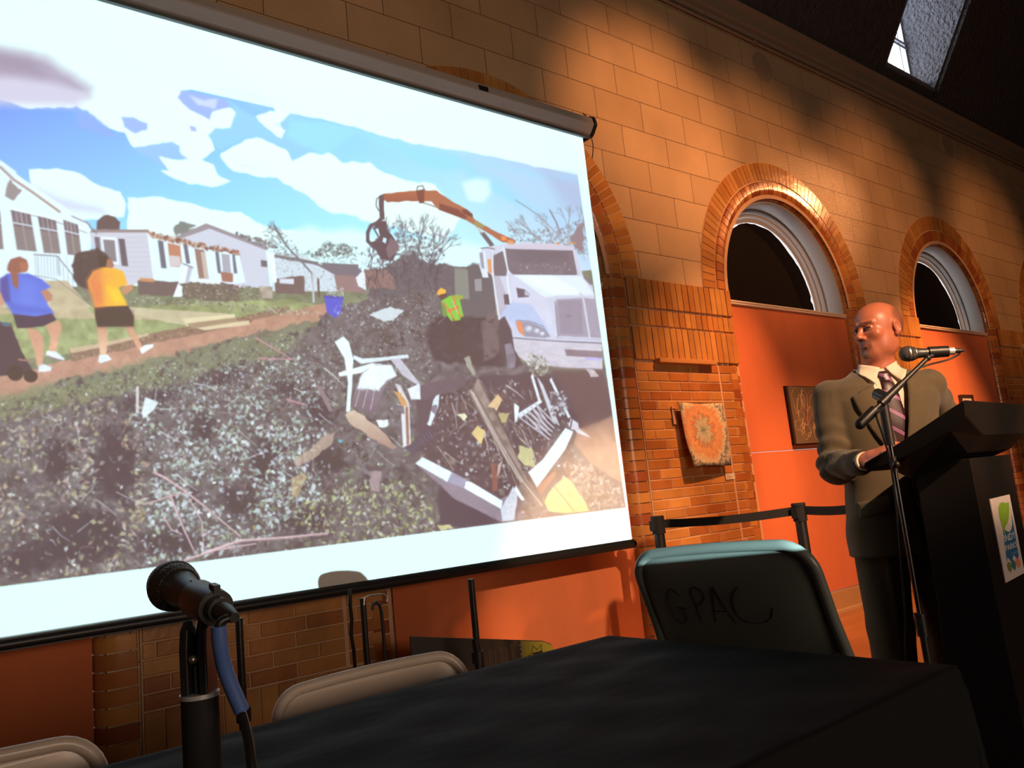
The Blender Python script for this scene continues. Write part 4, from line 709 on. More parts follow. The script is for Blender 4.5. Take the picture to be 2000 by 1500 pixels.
# ================================================================ PROJECTION SCREEN and the projector's light
SY = 3.55; SX0, SX1, SZ0, SZ1 = .05, 3.712, .868, 3.55
M_canvas = mat('matt_white_screen_cloth', (.86, .86, .86), .95, spec=.1)
M_case_w = mat('satin_white_metal', (.46, .44, .42), .35)
M_blk = mat('black_satin', (.018, .017, .018), .38)
M_blk2 = mat('black_matt', (.012, .011, .012), .8)
scr = empty('projection_screen', ((SX0 + SX1) / 2, SY, SZ1), 0, 'big pull-down projection screen with a white case showing a street of storm debris', 'projection screen')
bm = nb(); box(bm, (SX0, SY, SZ0), (SX1, SY + .002, SZ1 + .06)); fin(bm, 'screen_cloth', M_canvas, scr, world=True)
bm = nb(); box(bm, (SX0 - .01, SY - .012, SZ0 - .052), (SX1 + .006, SY + .02, SZ0)); cyl(bm, (SX0 - .03, SY + .004, SZ0 - .03), (SX1 + .02, SY + .004, SZ0 - .03), .024)
fin(bm, 'bottom_bar', M_blk, scr, smooth=True, world=True)
bm = nb(); prof = [(SY + .10, SZ1 + .012), (SY - .022, SZ1 + .008), (SY - .045, SZ1 + .025), (SY - .075, SZ1 + .064), (SY - .077, SZ1 + .074), (SY - .065, SZ1 + .118), (SY - .035, SZ1 + .134), (SY + .06, SZ1 + .136), (SY + .11, SZ1 + .13)]
prism(bm, prof, 'x', SX0 - .05, SX1 + .045); fin(bm, 'case', M_case_w, scr, bevel=.004, world=True)
bm = nb(); prism(bm, [(SY + .115, SZ1 + .0), (SY - .03, SZ1 - .0), (SY - .052, SZ1 + .020), (SY - .083, SZ1 + .062), (SY - .085, SZ1 + .076), (SY - .072, SZ1 + .124), (SY - .04, SZ1 + .143), (SY + .115, SZ1 + .143)], 'x', SX1 + .045, SX1 + .07)
fin(bm, 'end_cap', M_blk, scr, bevel=.004, world=True)
bm = nb(); box(bm, (SX0 - .04, SY - .030, SZ1 - .012), (SX1 + .04, SY - .012, SZ1 + .006)); fin(bm, 'case_slot_lip', mat('grey_metal_lip', (.10, .13, .14), .5), scr, world=True)
bm = nb(); box(bm, (2.80, SY - .0775, SZ1 + .068), (2.87, SY - .055, SZ1 + .100)); fin(bm, 'maker_plate', M_blk, scr, world=True)
bm = nb()
for x in (SX1 + .03,): box(bm, (x - .05, SY + .02, SZ1 + .138), (x + .02, WY, SZ1 + .163)); box(bm, (x - .03, SY + .06, SZ1 + .1), (x + .01, WY, SZ1 + .16)); tube(bm, [(x, SY + .0, SZ1 + .18), (x + .02, SY - .02, SZ1 + .14), (x + .03, SY - .03, SZ1 + .09)], .004, 8)
fin(bm, 'wall_bracket', M_blk, scr, bevel=.002, world=True)
bm = nb(); box(bm, (1.66, SY + .02, SZ1 + .138), (2.58, WY + .0, SZ1 + .168)); fin(bm, 'mounting_rail', M_blk2, scr, world=True)
bm = nb(); tube(bm, [(SX1 + .06, SY - .02, SZ1 + .02), (SX1 + .09, SY, SZ1 - .05), (SX1 + .10, SY + .03, SZ1 - .12)], .003, 8); fin(bm, 'pull_cord', M_blk, scr, world=True)
# --- rectify the traced picture onto the screen plane (real-world x,z) and hand it to the projector lamp
UX0, UX1, UZ0, UZ1 = SX0 - .03, SX1 + .02, SZ0 - .03, SZ1 + .05
TW, TH = 2048, 1500
def rectified_slide():
    src = draw_slide(); Rm = np.array(cam.matrix_world.to_3x3())
    xs = UX0 + (np.arange(TW) + .5) / TW * (UX1 - UX0); zs = UZ0 + (np.arange(TH) + .5) / TH * (UZ1 - UZ0)
    X, Z = np.meshgrid(xs, zs); d = np.stack([X, np.full_like(X, SY), Z - 1.15], -1) @ Rm
    px = 1000 + 1561 * d[..., 0] / -d[..., 2] - Slide.X0; py = 750 - 1561 * d[..., 1] / -d[..., 2]
    px = np.clip(px, 0, Slide.W - 1.01); py = np.clip(py, 0, Slide.Hh - 1.01); xi = px.astype(int); yi = py.astype(int); fx = (px - xi)[..., None]; fy = (py - yi)[..., None]
    c = (src[yi, xi] * (1 - fx) + src[yi, xi + 1] * fx) * (1 - fy) + (src[yi + 1, xi] * (1 - fx) + src[yi + 1, xi + 1] * fx) * fy
    lin = np.where(c <= .04045, c / 12.92, ((c + .055) / 1.055) ** 2.4)
    return np.concatenate([lin, np.ones((TH, TW, 1))], -1).astype(np.float32)
img = bpy.data.images.new('slide', TW, TH, float_buffer=True); img.colorspace_settings.name = 'Linear Rec.709'
img.pixels.foreach_set(rectified_slide().ravel()); img.update(); img.pack()
PJ = Vector(PROJ)
lt = bpy.data.lights.new('projector_lamp', 'SPOT'); lt.energy = PROJ_W; lt.shadow_soft_size = .004; lt.spot_size = R_(100); lt.spot_blend = 0; lt.use_nodes = True; lt.color = (.86, .985, 1)
po = bpy.data.objects.new('projector_lamp', lt); COL.objects.link(po); po.location = PJ; po.rotation_euler = (R_(90), 0, 0)
nt = lt.node_tree; N = nt.nodes; L = nt.links; em = N['Emission']
tc = N.new('ShaderNodeTexCoord'); sp = N.new('ShaderNodeSeparateXYZ'); L.new(tc.outputs['Normal'], sp.inputs[0])
def mth(op, a, b=None, c=None):
    n = N.new('ShaderNodeMath'); n.operation = op
    for i, v in enumerate((a, b, c)):
        if v is None: continue
        if isinstance(v, (int, float)): n.inputs[i].default_value = v
        else: L.new(v, n.inputs[i])
    return n.outputs[0]
t = mth('DIVIDE', SY - PJ.y, mth('MULTIPLY', sp.outputs[2], -1))
wx = mth('MULTIPLY_ADD', sp.outputs[0], t, PJ.x); wz = mth('MULTIPLY_ADD', sp.outputs[1], t, PJ.z)
u = mth('DIVIDE', mth('SUBTRACT', wx, UX0), UX1 - UX0); v = mth('DIVIDE', mth('SUBTRACT', wz, UZ0), UZ1 - UZ0)
cb = N.new('ShaderNodeCombineXYZ'); L.new(u, cb.inputs[0]); L.new(v, cb.inputs[1])
ti = N.new('ShaderNodeTexImage'); ti.image = img; ti.extension = 'CLIP'; ti.interpolation = 'Linear'; L.new(cb.outputs[0], ti.inputs[0]); L.new(ti.outputs[0], em.inputs[0])
inside = mth('MULTIPLY', mth('GREATER_THAN', wx, SX0 - .005), mth('LESS_THAN', wx, SX1 + .005)); inside = mth('MULTIPLY', inside, mth('GREATER_THAN', wz, SZ0 - .004)); inside = mth('MULTIPLY', inside, mth('LESS_THAN', wz, SZ1 - .004))
# the lens evens out the falloff across the picture: r^2 / cos term of the flat screen
dist2 = mth('MULTIPLY', t, t); cosf = mth('MULTIPLY', sp.outputs[2], -1); comp = mth('DIVIDE', 1.0, mth('MULTIPLY', mth('MULTIPLY', cosf, cosf), cosf))
L.new(mth('MULTIPLY', inside, comp), em.inputs[1])
# ================================================================ FURNITURE AND THINGS
def dep(px, py, d): r = ray(px, py); return cam.location + r / 1561 * d
RZ = .10                                        # low stage riser under table and chairs
M_carpet = mat('black_riser_carpet', (.015, .015, .016), .95, bump=.4, bscale=200)
bm = nb(); box(bm, (-2.2, -1.6, 0), (2.15, 2.0, RZ)); o = fin(bm, 'stage_riser', M_carpet, bevel=.006); tag(o, 'low black carpeted riser under the panel table and folding chairs', 'stage riser')
# ---------------------------------------------------------------- table with cloth
TX0, TX1, TY0, TY1, TZ = -.52, 1.30, .60, 1.352, .84
M_top = mat('grey_plastic_tabletop', (.35, .34, .33), .5); M_leg = mat('grey_steel', (.12, .12, .12), .4, metal=.8)
t = empty('folding_table', ((TX0 + TX1) / 2, (TY0 + TY1) / 2, RZ), 0, 'long folding table in the foreground hidden under a black cloth', 'table')
bm = nb(); box(bm, (TX0 + .012, TY0 + .012, TZ - .045), (TX1 - .012, TY1 - .012, TZ - .006)); fin(bm, 'tabletop', M_top, t, bevel=.008, world=True)
for x in (TX0 + .25, TX1 - .25):
    for y in (TY0 + .08, TY1 - .08): bm = nb(); cyl(bm, (x, y, RZ), (x, y, TZ - .045), .014); fin(bm, 'leg', M_leg, t, world=True)
    bm = nb(); cyl(bm, (x, TY0 + .08, RZ + .2), (x, TY1 - .08, RZ + .2), .01); fin(bm, 'leg_brace', M_leg, t, world=True)
M_cloth = mat('black_tablecloth_fabric', (.0068, .0078, .0082), .8, bump=.35, bscale=7, stretch=(1, 2.4, 1), spec=.22)
def cloth():
    bm = nb(); nx, ny = 120, 60; hang = .72; ex = hang; rows = []
    us = list(np.linspace(-ex, TX1 - TX0 + ex, nx * 2)); vs = list(np.linspace(-ex, TY1 - TY0 + ex, ny * 2 + 40)); W_, D_ = TX1 - TX0, TY1 - TY0
    for u in us:
        row = []
        for v in vs:
            cx_, cy = min(max(u, 0), W_), min(max(v, 0), D_); dx, dy = u - cx_, v - cy; over = math.hypot(dx, dy) if (dx and dy) else abs(dx) + abs(dy)
            over = min(over, .26 if dy > 0 and not dx else ex); z = TZ
            if over > 0:
                ang = math.atan2(dy, dx) if (dx and dy) else (0 if dx > 0 else math.pi) if dx else (math.pi / 2 if dy > 0 else -math.pi / 2)
                if dx and dy: ang = math.atan2(math.copysign(abs(dy) ** .8, dy), math.copysign(abs(dx) ** .8, dx))
                along = cx_ * 9 + cy * 9 + ang * 4
                f = min(1, over / .05); out = .008 * f + .03 * (over / ex) * (.55 + .45 * math.sin(along * 1.7) + .25 * math.sin(along * 4.1 + 1)) * (1.0 if not (dx and dy) else 1.6)
                z = TZ - max(0, over - .012) * .985; x, y = TX0 + cx_ + math.cos(ang) * out, TY0 + cy + math.sin(ang) * out
            else:
                x, y = TX0 + u, TY0 + v; e = min(u, W_ - u, v, D_ - v)
                w = .0016 * math.sin(9 * u + 3 * math.sin(5 * v)) * math.sin(26 * v + 4 * u) + .0012 * math.sin(40 * v - 13 * u + 2 * math.sin(7 * u)) + .001 * math.sin(33 * u + 21 * v)
                w += .004 * math.exp(-((u - W_ + .02) / .16) ** 2) * math.exp(-((v - D_ * .35) / .22) ** 2)
                z = TZ + w * min(1, e / .02) + .0005
            row.append(bm.verts.new((x, y, max(z, RZ + .006))))
        rows.append(row)
    for a, b in zip(rows, rows[1:]):
        for k in range(len(a) - 1): bm.faces.new((a[k], b[k], b[k + 1], a[k + 1]))
    return bm
o = fin(cloth(), 'tablecloth', M_cloth, smooth=True, angle=180); tag(o, 'black wrinkled cloth draped over the long table in the foreground', 'tablecloth')
# ---------------------------------------------------------------- folding chairs
M_chair = mat('beige_enamel_chair', (.74, .60, .49), .3, var=.12, vscale=4, spec=.6)
M_chaird = mat('grey_green_enamel_chair', (.19, .21, .19), .32, var=.15, vscale=5, spec=.6)
M_mark = mat('black_marker_ink', (.012, .012, .012), .6); M_rub = mat('rubber', (.03, .03, .03), .8)
def folding_chair(loc, face, H, m, lab, w=.44, stencil=False, group=None, rear=.46):
    """local: front is -y; H is the height of the top of the back; the tube runs down the back into the front legs"""
    t = empty('folding_chair', loc, face - math.pi * 1.5, lab, 'chair', group)
    rec = R_(20); hw = w / 2; dz = math.cos(rec); dy = -math.sin(rec)
    def T(x, s, off=0): return Vector((x, dy * s + off * dz, H - .012 - dz * s + off * dy))        # s down along the tube from the top, off = behind
    S = (H - .012 - .014) / dz; r0 = .062
    pts = []
    for s in np.linspace(S, .26, 8): pts.append(T(-hw - .0 + .00 * s, s))
    pts += [T(-hw + .005, .16)]; cxr = hw - r0 - .005
    for a in np.linspace(0, math.pi / 2, 8): pts.append(T(-cxr - r0 * math.cos(a), r0 - r0 * math.sin(a)))
    pts += [T(-cxr * .5, -.003), T(0, -.004)]
    full = pts + [Vector((-p.x, p.y, p.z)) for p in pts[:-1][::-1]]
    bm = nb(); tube(bm, full, .0115, 12, smooth=False); fin(bm, 'frame_tube', m, t, smooth=True)
    # back panel: pressed sheet, dished, bottom edge bowed, rolled round the tube
    bm = nb(); rows = []; nu, nv = 28, 16
    for j in range(nv + 1):
        v = j / nv; row = []
        for i in range(nu + 1):
            u = -1 + 2 * i / nu; half = hw - .004
            if v * .235 < r0: q = r0 - v * .235; half = cxr + math.sqrt(max(r0 * r0 - q * q, 0)) - .004
            s = v * .235 + (.028 * (1 - u * u) if v > .5 else .028 * (1 - u * u) * v * 2) * v
            dish = .020 * (1 - u ** 4) * math.sin(math.pi * min(1, max(0, v * .94 + .03))) ** .6
            edge = min(1, (1 - abs(u)) * 9, v * 7 + .0); row.append(bm.verts.new(T(u * half, s, dish * edge + .002)))
        rows.append(row)
    for a, b in zip(rows, rows[1:]):
        for k in range(nu): bm.faces.new((a[k], a[k + 1], b[k + 1], b[k]))
    bmesh.ops.remove_doubles(bm, verts=bm.verts, dist=1e-5)
    o = fin(bm, 'backrest', m, t, smooth=True, angle=180); md = o.modifiers.new('s', 'SOLIDIFY'); md.thickness = .0018; md.offset = 0
    bm = nb(); lp = [T(u * (hw - .012), .235 + .028 * (1 - u * u), .003) for u in np.linspace(-1, 1, 17)]; tube(bm, lp, .0045, 8, smooth=False)
    up = [T(u * (hw - .03), .03 + .0 * u, .006) for u in np.linspace(-1, 1, 9)]; fin(bm, 'backrest_rim', m, t, smooth=True)
    # seat
    SH = .44 if H < .85 else H - .40; sc = (H - .012 - SH) / dz; yb = dy * sc
    bm = nb(); rows = []
    for j in range(9):
        v = j / 8; rows.append([bm.verts.new((u * (hw - .028 - .01 * v), yb + .17 - .38 * v, SH + .008 - .010 * (1 - u * u) * math.sin(math.pi * v) - (.012 if v == 1 or abs(u) == 1 else 0))) for u in np.linspace(-1, 1, 13)])
    for a, b in zip(rows, rows[1:]):
        for k in range(12): bm.faces.new((a[k], b[k], b[k + 1], a[k + 1]))
    o = fin(bm, 'seat', m, t, smooth=True, angle=180); md = o.modifiers.new('s', 'SOLIDIFY'); md.thickness = .012; md.offset = 0
    for s in (-1, 1):
        bm = nb(); tube(bm, [(s * (hw - .02), yb - .06, SH - .015), (s * (hw - .02), yb + .10, SH - .10), (s * (hw - .015), dy * S + rear, .012)], .0105, 10, smooth=False); fin(bm, 'rear_leg', m, t, smooth=True)
        for y in (dy * S, dy * S + rear): bm = nb(); cyl(bm, (s * (hw - (.0 if y == dy * S else .015)), y, 0), (s * (hw - (.0 if y == dy * S else .015)), y, .028), .014); fin(bm, 'foot_cap', M_rub, t)
    bm = nb(); cyl(bm, (-hw + .02, dy * S + rear - .05, .14), (hw - .02, dy * S + rear - .05, .14), .007); fin(bm, 'crossbar', m, t, smooth=True)
    bm = nb(); a = T(0, S - .15); cyl(bm, (-hw, a.y, a.z), (hw, a.y, a.z), .007); fin(bm, 'crossbar', m, t, smooth=True)
    if stencil:    # hand-lettered mark on the rear of the back
        bm = nb()
        G = [[(.0, .055), (-.012, .068), (-.028, .062), (-.036, .04), (-.033, .012), (-.02, -.004), (-.006, .002), (.0, .018), (-.006, .03), (-.014, .03), (.006, .028)],
             [(.028, .0), (.03, .035), (.03, .066), (.044, .07), (.054, .06), (.052, .048), (.04, .038), (.03, .036)],
             [(.058, .0), (.068, .035), (.078, .07), (.088, .035), (.1, -.004)], [(.062, .022), (.09, .022)],
             [(.128, .068), (.112, .05), (.108, .02), (.122, .0), (.15, -.002), (.172, .008), (.182, .026)]]
        for st in G:
            sm = smooth_path([(p[0] * 1.15, p[1] * 1.15, 0) for p in st], 6); q = []
            for p in sm:
                x = .105 - p.x; s_ = .155 - p.y; u = x / (hw - .004); v = s_ / .235; dish = .020 * (1 - u ** 4) * math.sin(math.pi * min(1, v * .94 + .03)) ** .6; q.append(T(x, s_, dish + .0035))
            tube(bm, q, .0011, 6, smooth=False)
        fin(bm, 'marker_lettering', M_mark, t)
    return t
folding_chair((1.388, 1.075, RZ + .008), R_(6.8), 1.020 - RZ, M_chaird, 'dark metal folding chair marked GPAC on its back, beyond the table end', .43, True, rear=.35).rotation_euler.rotate_axis('Y', R_(1.5))
folding_chair((.815, 1.56, RZ + .001), R_(-90), .852 - RZ, M_chair, 'beige metal folding chair pushed to the far side of the table, under the screen')
folding_chair((.075, 1.50, RZ + .001), R_(-87), .865 - RZ, M_chair, 'beige metal folding chair at bottom left corner of the view')
# ---------------------------------------------------------------- microphones
M_grille = mat('steel_mesh_grille', (.10, .09, .08), .42, metal=.8); M_ring = mat('pale_metal_ring', (.55, .5, .42), .3, metal=.9)
M_micb = mat('dark_grey_enamel', (.035, .037, .036), .36, spec=.6); M_blue = mat('blue_plastic_sleeve', (.10, .19, .50), .4); M_silver = mat('silver_label', (.62, .62, .64), .35, metal=.3)
def grille_mat():
    m = mat('mesh_grille', (.11, .095, .085), .4, metal=.7); nt = m.node_tree; N = nt.nodes; L = nt.links; tc = N.new('ShaderNodeTexCoord'); v = N.new('ShaderNodeTexVoronoi'); v.inputs['Scale'].default_value = 420; v.feature = 'F1'
    L.new(tc.outputs['Object'], v.inputs[0]); b = N.new('ShaderNodeBump'); b.inputs['Strength'].default_value = 1; b.inputs['Distance'].default_value = .002; b.invert = True; L.new(v.outputs[0], b.inputs['Height']); L.new(b.outputs[0], N['Principled BSDF'].inputs['Normal']); return m
M_mesh = grille_mat()
def microphone(head, tail, lab, bands=True):
    """built along +z (head up) then laid from tail to head"""
    head, tail = Vector(head), Vector(tail); d = (head - tail).normalized()
    t = empty('microphone', tail, 0, lab, 'microphone'); M = d.to_track_quat('Z', 'Y').to_matrix().to_4x4(); bpy.context.view_layer.update()
    L_ = .162
    def prt(nm, prof, m, seg=40): bm = nb(); lathe(bm, prof, M, seg); return fin(bm, nm, m, t, smooth=True, angle=50)
    prt('handle', [(.0, .0), (.0115, .0), (.0118, .004), (.0122, .03), (.0135, .06), (.0152, .09), (.0172, .108), (.0195, .116), (.0205, .1185), (.0, .1185)], M_micb)
    prt('grille', [(.0, .118), (.0215, .118), (.0245, .125), (.0255, .134), (.0255, .142), (.0235, .152), (.0185, .160), (.010, .1645), (.0, .166)], M_mesh)
    prt('grille_band', [(.0, .1345), (.0262, .1345), (.0266, .1375), (.0262, .1405), (.0, .1405)], M_mesh if not bands else M_ring)
    if bands: prt('neck_ring', [(0, .1165), (.0212, .1165), (.0215, .1190), (0, .1190)], M_ring)
    bm = nb(); box(bm, (-.003, .012, .066), (.003, .0165, .078), M); fin(bm, 'switch', M_micb, t, bevel=.001)
    prt('connector', [(.0, -.034), (.0045, -.034), (.0085, -.012), (.0088, .0), (.0, .0)], M_blk)
    return t, d
# foreground desk microphone
mh, mt = dep(329, 1139, .86), dep(423, 1188, .75)
mt = mh + (mt - mh).normalized() * .155
mic, md_ = microphone(mh + (mh - mt).normalized() * .01, mt, 'large microphone in the left foreground on a short table stand', bands=False)
base = dep(388, 1310, .745); bx_, by_ = base.x, base.y; clipz = dep(400, 1235, .745).z
st = empty('desk_microphone_stand', (bx_, by_, TZ), 0, 'thick black desk stand holding the foreground microphone', 'microphone stand')
pin = Vector((bx_, by_, clipz)); bm = nb()
lathe(bm, [(0, 0), (.075, 0), (.077, .004), (.074, .012), (.03, .018), (.02, .024), (0, .024)], Matrix.Translation((bx_, by_, TZ))); fin(bm, 'base', M_blk, st, smooth=True, world=True)
zt = dep(388, 1360, .745).z
bm = nb(); cyl(bm, (bx_, by_, TZ + .02), (bx_, by_, zt - .05), .0125); fin(bm, 'pole', M_blk, st, smooth=True, world=True)
bm = nb(); lathe(bm, [(0, zt - .085), (.0125, zt - .085), (.0150, zt - .078), (.0165, zt - .07), (.0168, zt), (.0, zt)], Matrix.Translation((bx_, by_, 0))); fin(bm, 'clutch_grip', M_blk2, st, smooth=True, world=True)
bm = nb(); lathe(bm, [(0, zt), (.0175, zt), (.0178, zt + .004), (.012, zt + .0045), (0, zt + .0045)], Matrix.Translation((bx_, by_, 0))); fin(bm, 'grip_collar', M_silver, st, smooth=True, world=True)
bm = nb()
for s in (-1, 1): prism(bm, [(-.013, zt), (.013, zt), (.0135, zt + .045), (.010, zt + .062), (0, zt + .070), (-.010, zt + .062), (-.0135, zt + .045)], 'x', s * .0045, s * .0125, Matrix.Translation((bx_, by_, 0)) @ Matrix.Rotation(R_(-38), 4, 'Z'))
box(bm, (bx_ - .006, by_ - .006, zt), (bx_ + .006, by_ + .006, zt + .03)); fin(bm, 'swivel_yoke', M_blk, st, bevel=.0015, world=True)
bm = nb(); sph(bm, (bx_ - .008, by_ - .010, zt + .036), .0042); fin(bm, 'swivel_bolt', M_ring, st, smooth=True, world=True)
mm = mt + md_ * .035; bm = nb(); cyl(bm, (bx_, by_, zt + .02), mm, .0065, .008, 14); fin(bm, 'clip_neck', M_blk, st, smooth=True, world=True)
bm = nb(); Mq = Matrix.Translation(mt) @ md_.to_track_quat('Z', 'Y').to_matrix().to_4x4()
lathe(bm, [(.0128, .012), (.0165, .012), (.0172, .02), (.0185, .062), (.0175, .066), (.0150, .064)], Mq); box(bm, (-.003, .014, .010), (.003, .0215, .024), Mq); fin(bm, 'clip', M_micb, st, smooth=True, world=True)
cab = empty('microphone_cable', tuple(mt), 0, 'black cable with a blue sleeve hanging from the foreground microphone', 'cable'); e = mt - md_ * .03
P = [e, dep(428, 1218, .71), dep(432, 1255, .71), dep(441, 1310, .715), dep(470, 1385, .72)]
bm = nb(); tube(bm, P[:3], .0038, 10, n=6); q = [P[-1], dep(484, 1440, .70), dep(492, 1500, .68), dep(500, 1600, .66)]; q += [Vector((q[-1].x + .02, q[-1].y - .03, TZ + .008)), Vector((q[-1].x + .12, q[-1].y - .02, TZ + .006))]
tube(bm, q, .0042, 10, n=6); fin(bm, 'cord', M_blk, cab, smooth=True, world=True)
bm = nb(); tube(bm, [dep(427, 1222, .71), dep(430, 1262, .71), dep(442, 1315, .715), dep(472, 1388, .72)], .0068, 14, n=8); fin(bm, 'blue_sleeve', M_blue, cab, smooth=True, world=True)
# speaker's microphone, boom stand
sp_h, sp_t = dep(1760, 692, 2.66), dep(1838, 687, 2.64)
mic2, md2 = microphone(sp_h, sp_h + (sp_t - sp_h).normalized() * .16, 'microphone on a boom in front of the speaker in the suit')
sp_t = sp_h + (sp_t - sp_h).normalized() * .16
bm = nb(); Ms = Matrix.Translation(sp_t - mic2.location) @ md2.to_track_quat('Z', 'Y').to_matrix().to_4x4(); lathe(bm, [(.0, .052), (.0158, .052), (.0158, .066), (.0, .066)], Ms); lathe(bm, [(.0, -.004), (.0125, -.004), (.0125, .014), (.0, .014)], Ms); fin(bm, 'silver_collar', M_silver, mic2, smooth=True)
_p = dep(1745, 905, 2.57); PX, PY = _p.x, _p.y
bs = empty('boom_microphone_stand', (PX, PY, 0), 0, 'black tripod boom stand between the speaker and the table', 'microphone stand')
zj = dep(1726, 772, 2.57).z; J_ = Vector((PX, PY, zj)); clip = dep(1812, 699, 2.63); back = J_ - (clip - J_).normalized() * .0; tail_ = dep(1679, 829, 2.535)
bm = nb(); cyl(bm, (PX, PY, .42), (PX, PY, zj - .1), .0075); fin(bm, 'upper_tube', M_ring if False else mat('dark_chrome', (.12, .12, .125), .25, metal=1), bs, smooth=True, world=True)
bm = nb(); cyl(bm, (PX, PY, .10), (PX, PY, .66), .0115); fin(bm, 'lower_tube', M_blk, bs, smooth=True, world=True)
bm = nb(); cyl(bm, (PX, PY, .62), (PX, PY, .69), .017); cyl(bm, (PX, PY, .66), (PX - .035, PY - .01, .665), .006); fin(bm, 'height_clutch', M_blk, bs, smooth=True, world=True)
bm = nb(); cyl(bm, (PX, PY, zj - .16), (PX, PY, zj - .03), .0155); cyl(bm, (PX - .012, PY - .02, zj - .01), (PX + .012, PY + .02, zj + .012), .019); fin(bm, 'boom_clamp', M_blk, bs, smooth=True, world=True)
bm = nb(); sph(bm, (PX - .012, PY - .014, 1.155), .012); cyl(bm, (PX, PY, 1.13), (PX, PY, 1.18), .011); fin(bm, 'tube_knob', M_blk, bs, smooth=True, world=True)
bm = nb(); cyl(bm, tail_, clip, .0075); fin(bm, 'boom_arm', M_blk, bs, smooth=True, world=True)
bm = nb(); cyl(bm, tail_, tail_ + (clip - tail_).normalized() * .075, .0165, .0165); sph(bm, tail_, .0165); cyl(bm, tail_ + (clip - tail_) * .30, tail_ + (clip - tail_) * .62, .0135, .011); fin(bm, 'counterweight_grip', M_blk, bs, smooth=True, world=True)
bm = nb(); mc = sp_t + md2 * .045; cyl(bm, clip, mc, .008); cyl(bm, mc - md2 * .03, mc + md2 * .03, .0185, .0195, 24); sph(bm, clip, .011); fin(bm, 'microphone_clip', M_blk, bs, smooth=True, world=True)
for a in (60, 180, 300): bm = nb(); cyl(bm, (PX, PY, .13), (PX + .3 * math.cos(R_(a)), PY + .3 * math.sin(R_(a)), .014), .009, .009); fin(bm, 'leg', M_blk, bs, smooth=True, world=True); bm = nb(); sph(bm, (PX + .3 * math.cos(R_(a)), PY + .3 * math.sin(R_(a)), .013), .013); fin(bm, 'foot', M_rub, bs, smooth=True, world=True)
e = sp_t - md2 * .034
bm = nb(); tube(bm, [e, dep(1872, 686, 2.64), dep(1873, 692, 2.64), dep(1850, 703, 2.64), dep(1812, 713, 2.62), dep(1785, 725, 2.61), dep(1760, 750, 2.60), dep(1735, 778, 2.59), dep(1722, 800, 2.55), dep(1712, 812, 2.53), dep(1724, 850, 2.53), dep(1738, 900, 2.54), dep(1752, 1000, 2.55), dep(1768, 1200, 2.55), dep(1785, 1350, 2.55), Vector((PX + .06, PY - .1, .02)), Vector((PX + .12, PY - .35, .008)), Vector((PX + .3, PY - 1, .008))], .0034, 8, n=6)
o = fin(bm, 'microphone_cable', M_blk, smooth=True); tag(o, 'thin black cable looping from the boom microphone down its stand', 'cable')
# ---------------------------------------------------------------- lectern
LSC = .953; LK = Vector((2.98 * LSC, 1.2 * LSC, 1.15 * (1 - LSC))); LT = R_(7)
lec = empty('lectern', LK, LT, 'black wooden lectern with a wide sloped top and a paper park sign', 'lectern'); lec.scale = (LSC,) * 3; LZ = -LK.z / LSC
M_lec = mat('black_painted_wood', (.004, .0035, .004), .7, spec=.2, bump=.05, bscale=60)
bm = nb(); prism(bm, [(0, 0.08), (.525, .08), (.525, .2), (0, .2)], 'z', .0, .0001) if False else None
rows = [[(-.05, -.05, LZ + .03), (.575, -.05, LZ + .03), (.575, .24, LZ + .03), (-.05, .24, LZ + .03)], [(-.025, -.02, .04), (.55, -.02, .04), (.55, .215, .04), (-.025, .215, .04)], [(-.0, 0, .70), (.525, 0, .70), (.525, .19, .70), (-.0, .19, .70)], [(0, 0, 1.15), (.53, 0, 1.15), (.53, .19, 1.15), (0, .19, 1.15)]]
loft(bm, rows); fin(bm, 'column', M_lec, lec, bevel=.004)
bm = nb(); box(bm, (-.12, -.11, LZ), (.64, .26, LZ + .035)); fin(bm, 'base', M_lec, lec, bevel=.006)
prof = [(-.08, 1.338), (-.045, 1.322), (.057, 1.270), (.134, 1.231), (.27, 1.172), (.275, 1.158), (.268, 1.140), (.20, 1.135)]
bm = nb()   # top tray, its underside tapering into the column
def trow(x, k): return [(x, v, (z if i < 6 else z)) for i, (v, z) in enumerate(prof)]
top = [(-.24, 0), (.79, 0)]
A = [(-.24, v, z) for v, z in prof[:6]] + [(-.24, .262, 1.140), (-.24, .12, 1.18), (-.24, -.02, 1.245), (-.24, -.075, 1.285)]
mid = [(x_, [(x_, v, z) for v, z in prof[:6]] + [(x_, .262, 1.140), (x_, .20, 1.10), (x_, .0, 1.17), (x_, -.06, 1.225)]) for x_ in (-.02, .545)]
B = [(.79, p[1], p[2]) for p in A]
loft(bm, [A, mid[0][1], mid[1][1], B]); fin(bm, 'sloped_top', M_lec, lec, bevel=.004)
# sign on the front panel: leaf, word mark, wave with leaves
sg = nb(); box(sg, (.130, -.0035, .708), (.398, -.0005, 1.0)); M_paper = mat('sign_paper', (.62, .56, .54), .6)
sign = fin(sg, 'paper_sign', M_paper, lec)
def flat(nm, pts, m, y=-.0042, par=None, off=(0, 0)): bm = nb(); prism(bm, [(.130 + x * .268 + off[0], .708 + z * .292 + off[1]) for x, z in pts], 'y', y, -.0036); o = fin(bm, nm, m, lec); return o
M_sblue = mat('sign_blue_ink', (.02, .13, .30), .6); M_sgreen = mat('sign_green_ink', (.22, .42, .03), .6); M_sor = mat('sign_orange_ink', (.75, .22, .06), .6); M_sol = mat('sign_olive_ink', (.18, .22, .07), .6); M_swh = mat('sign_white_ink', (.75, .72, .70), .6); M_steal = mat('sign_teal_ink', (.05, .16, .2), .6); M_lime = mat('sign_pale_green_ink', (.35, .5, .12), .6)
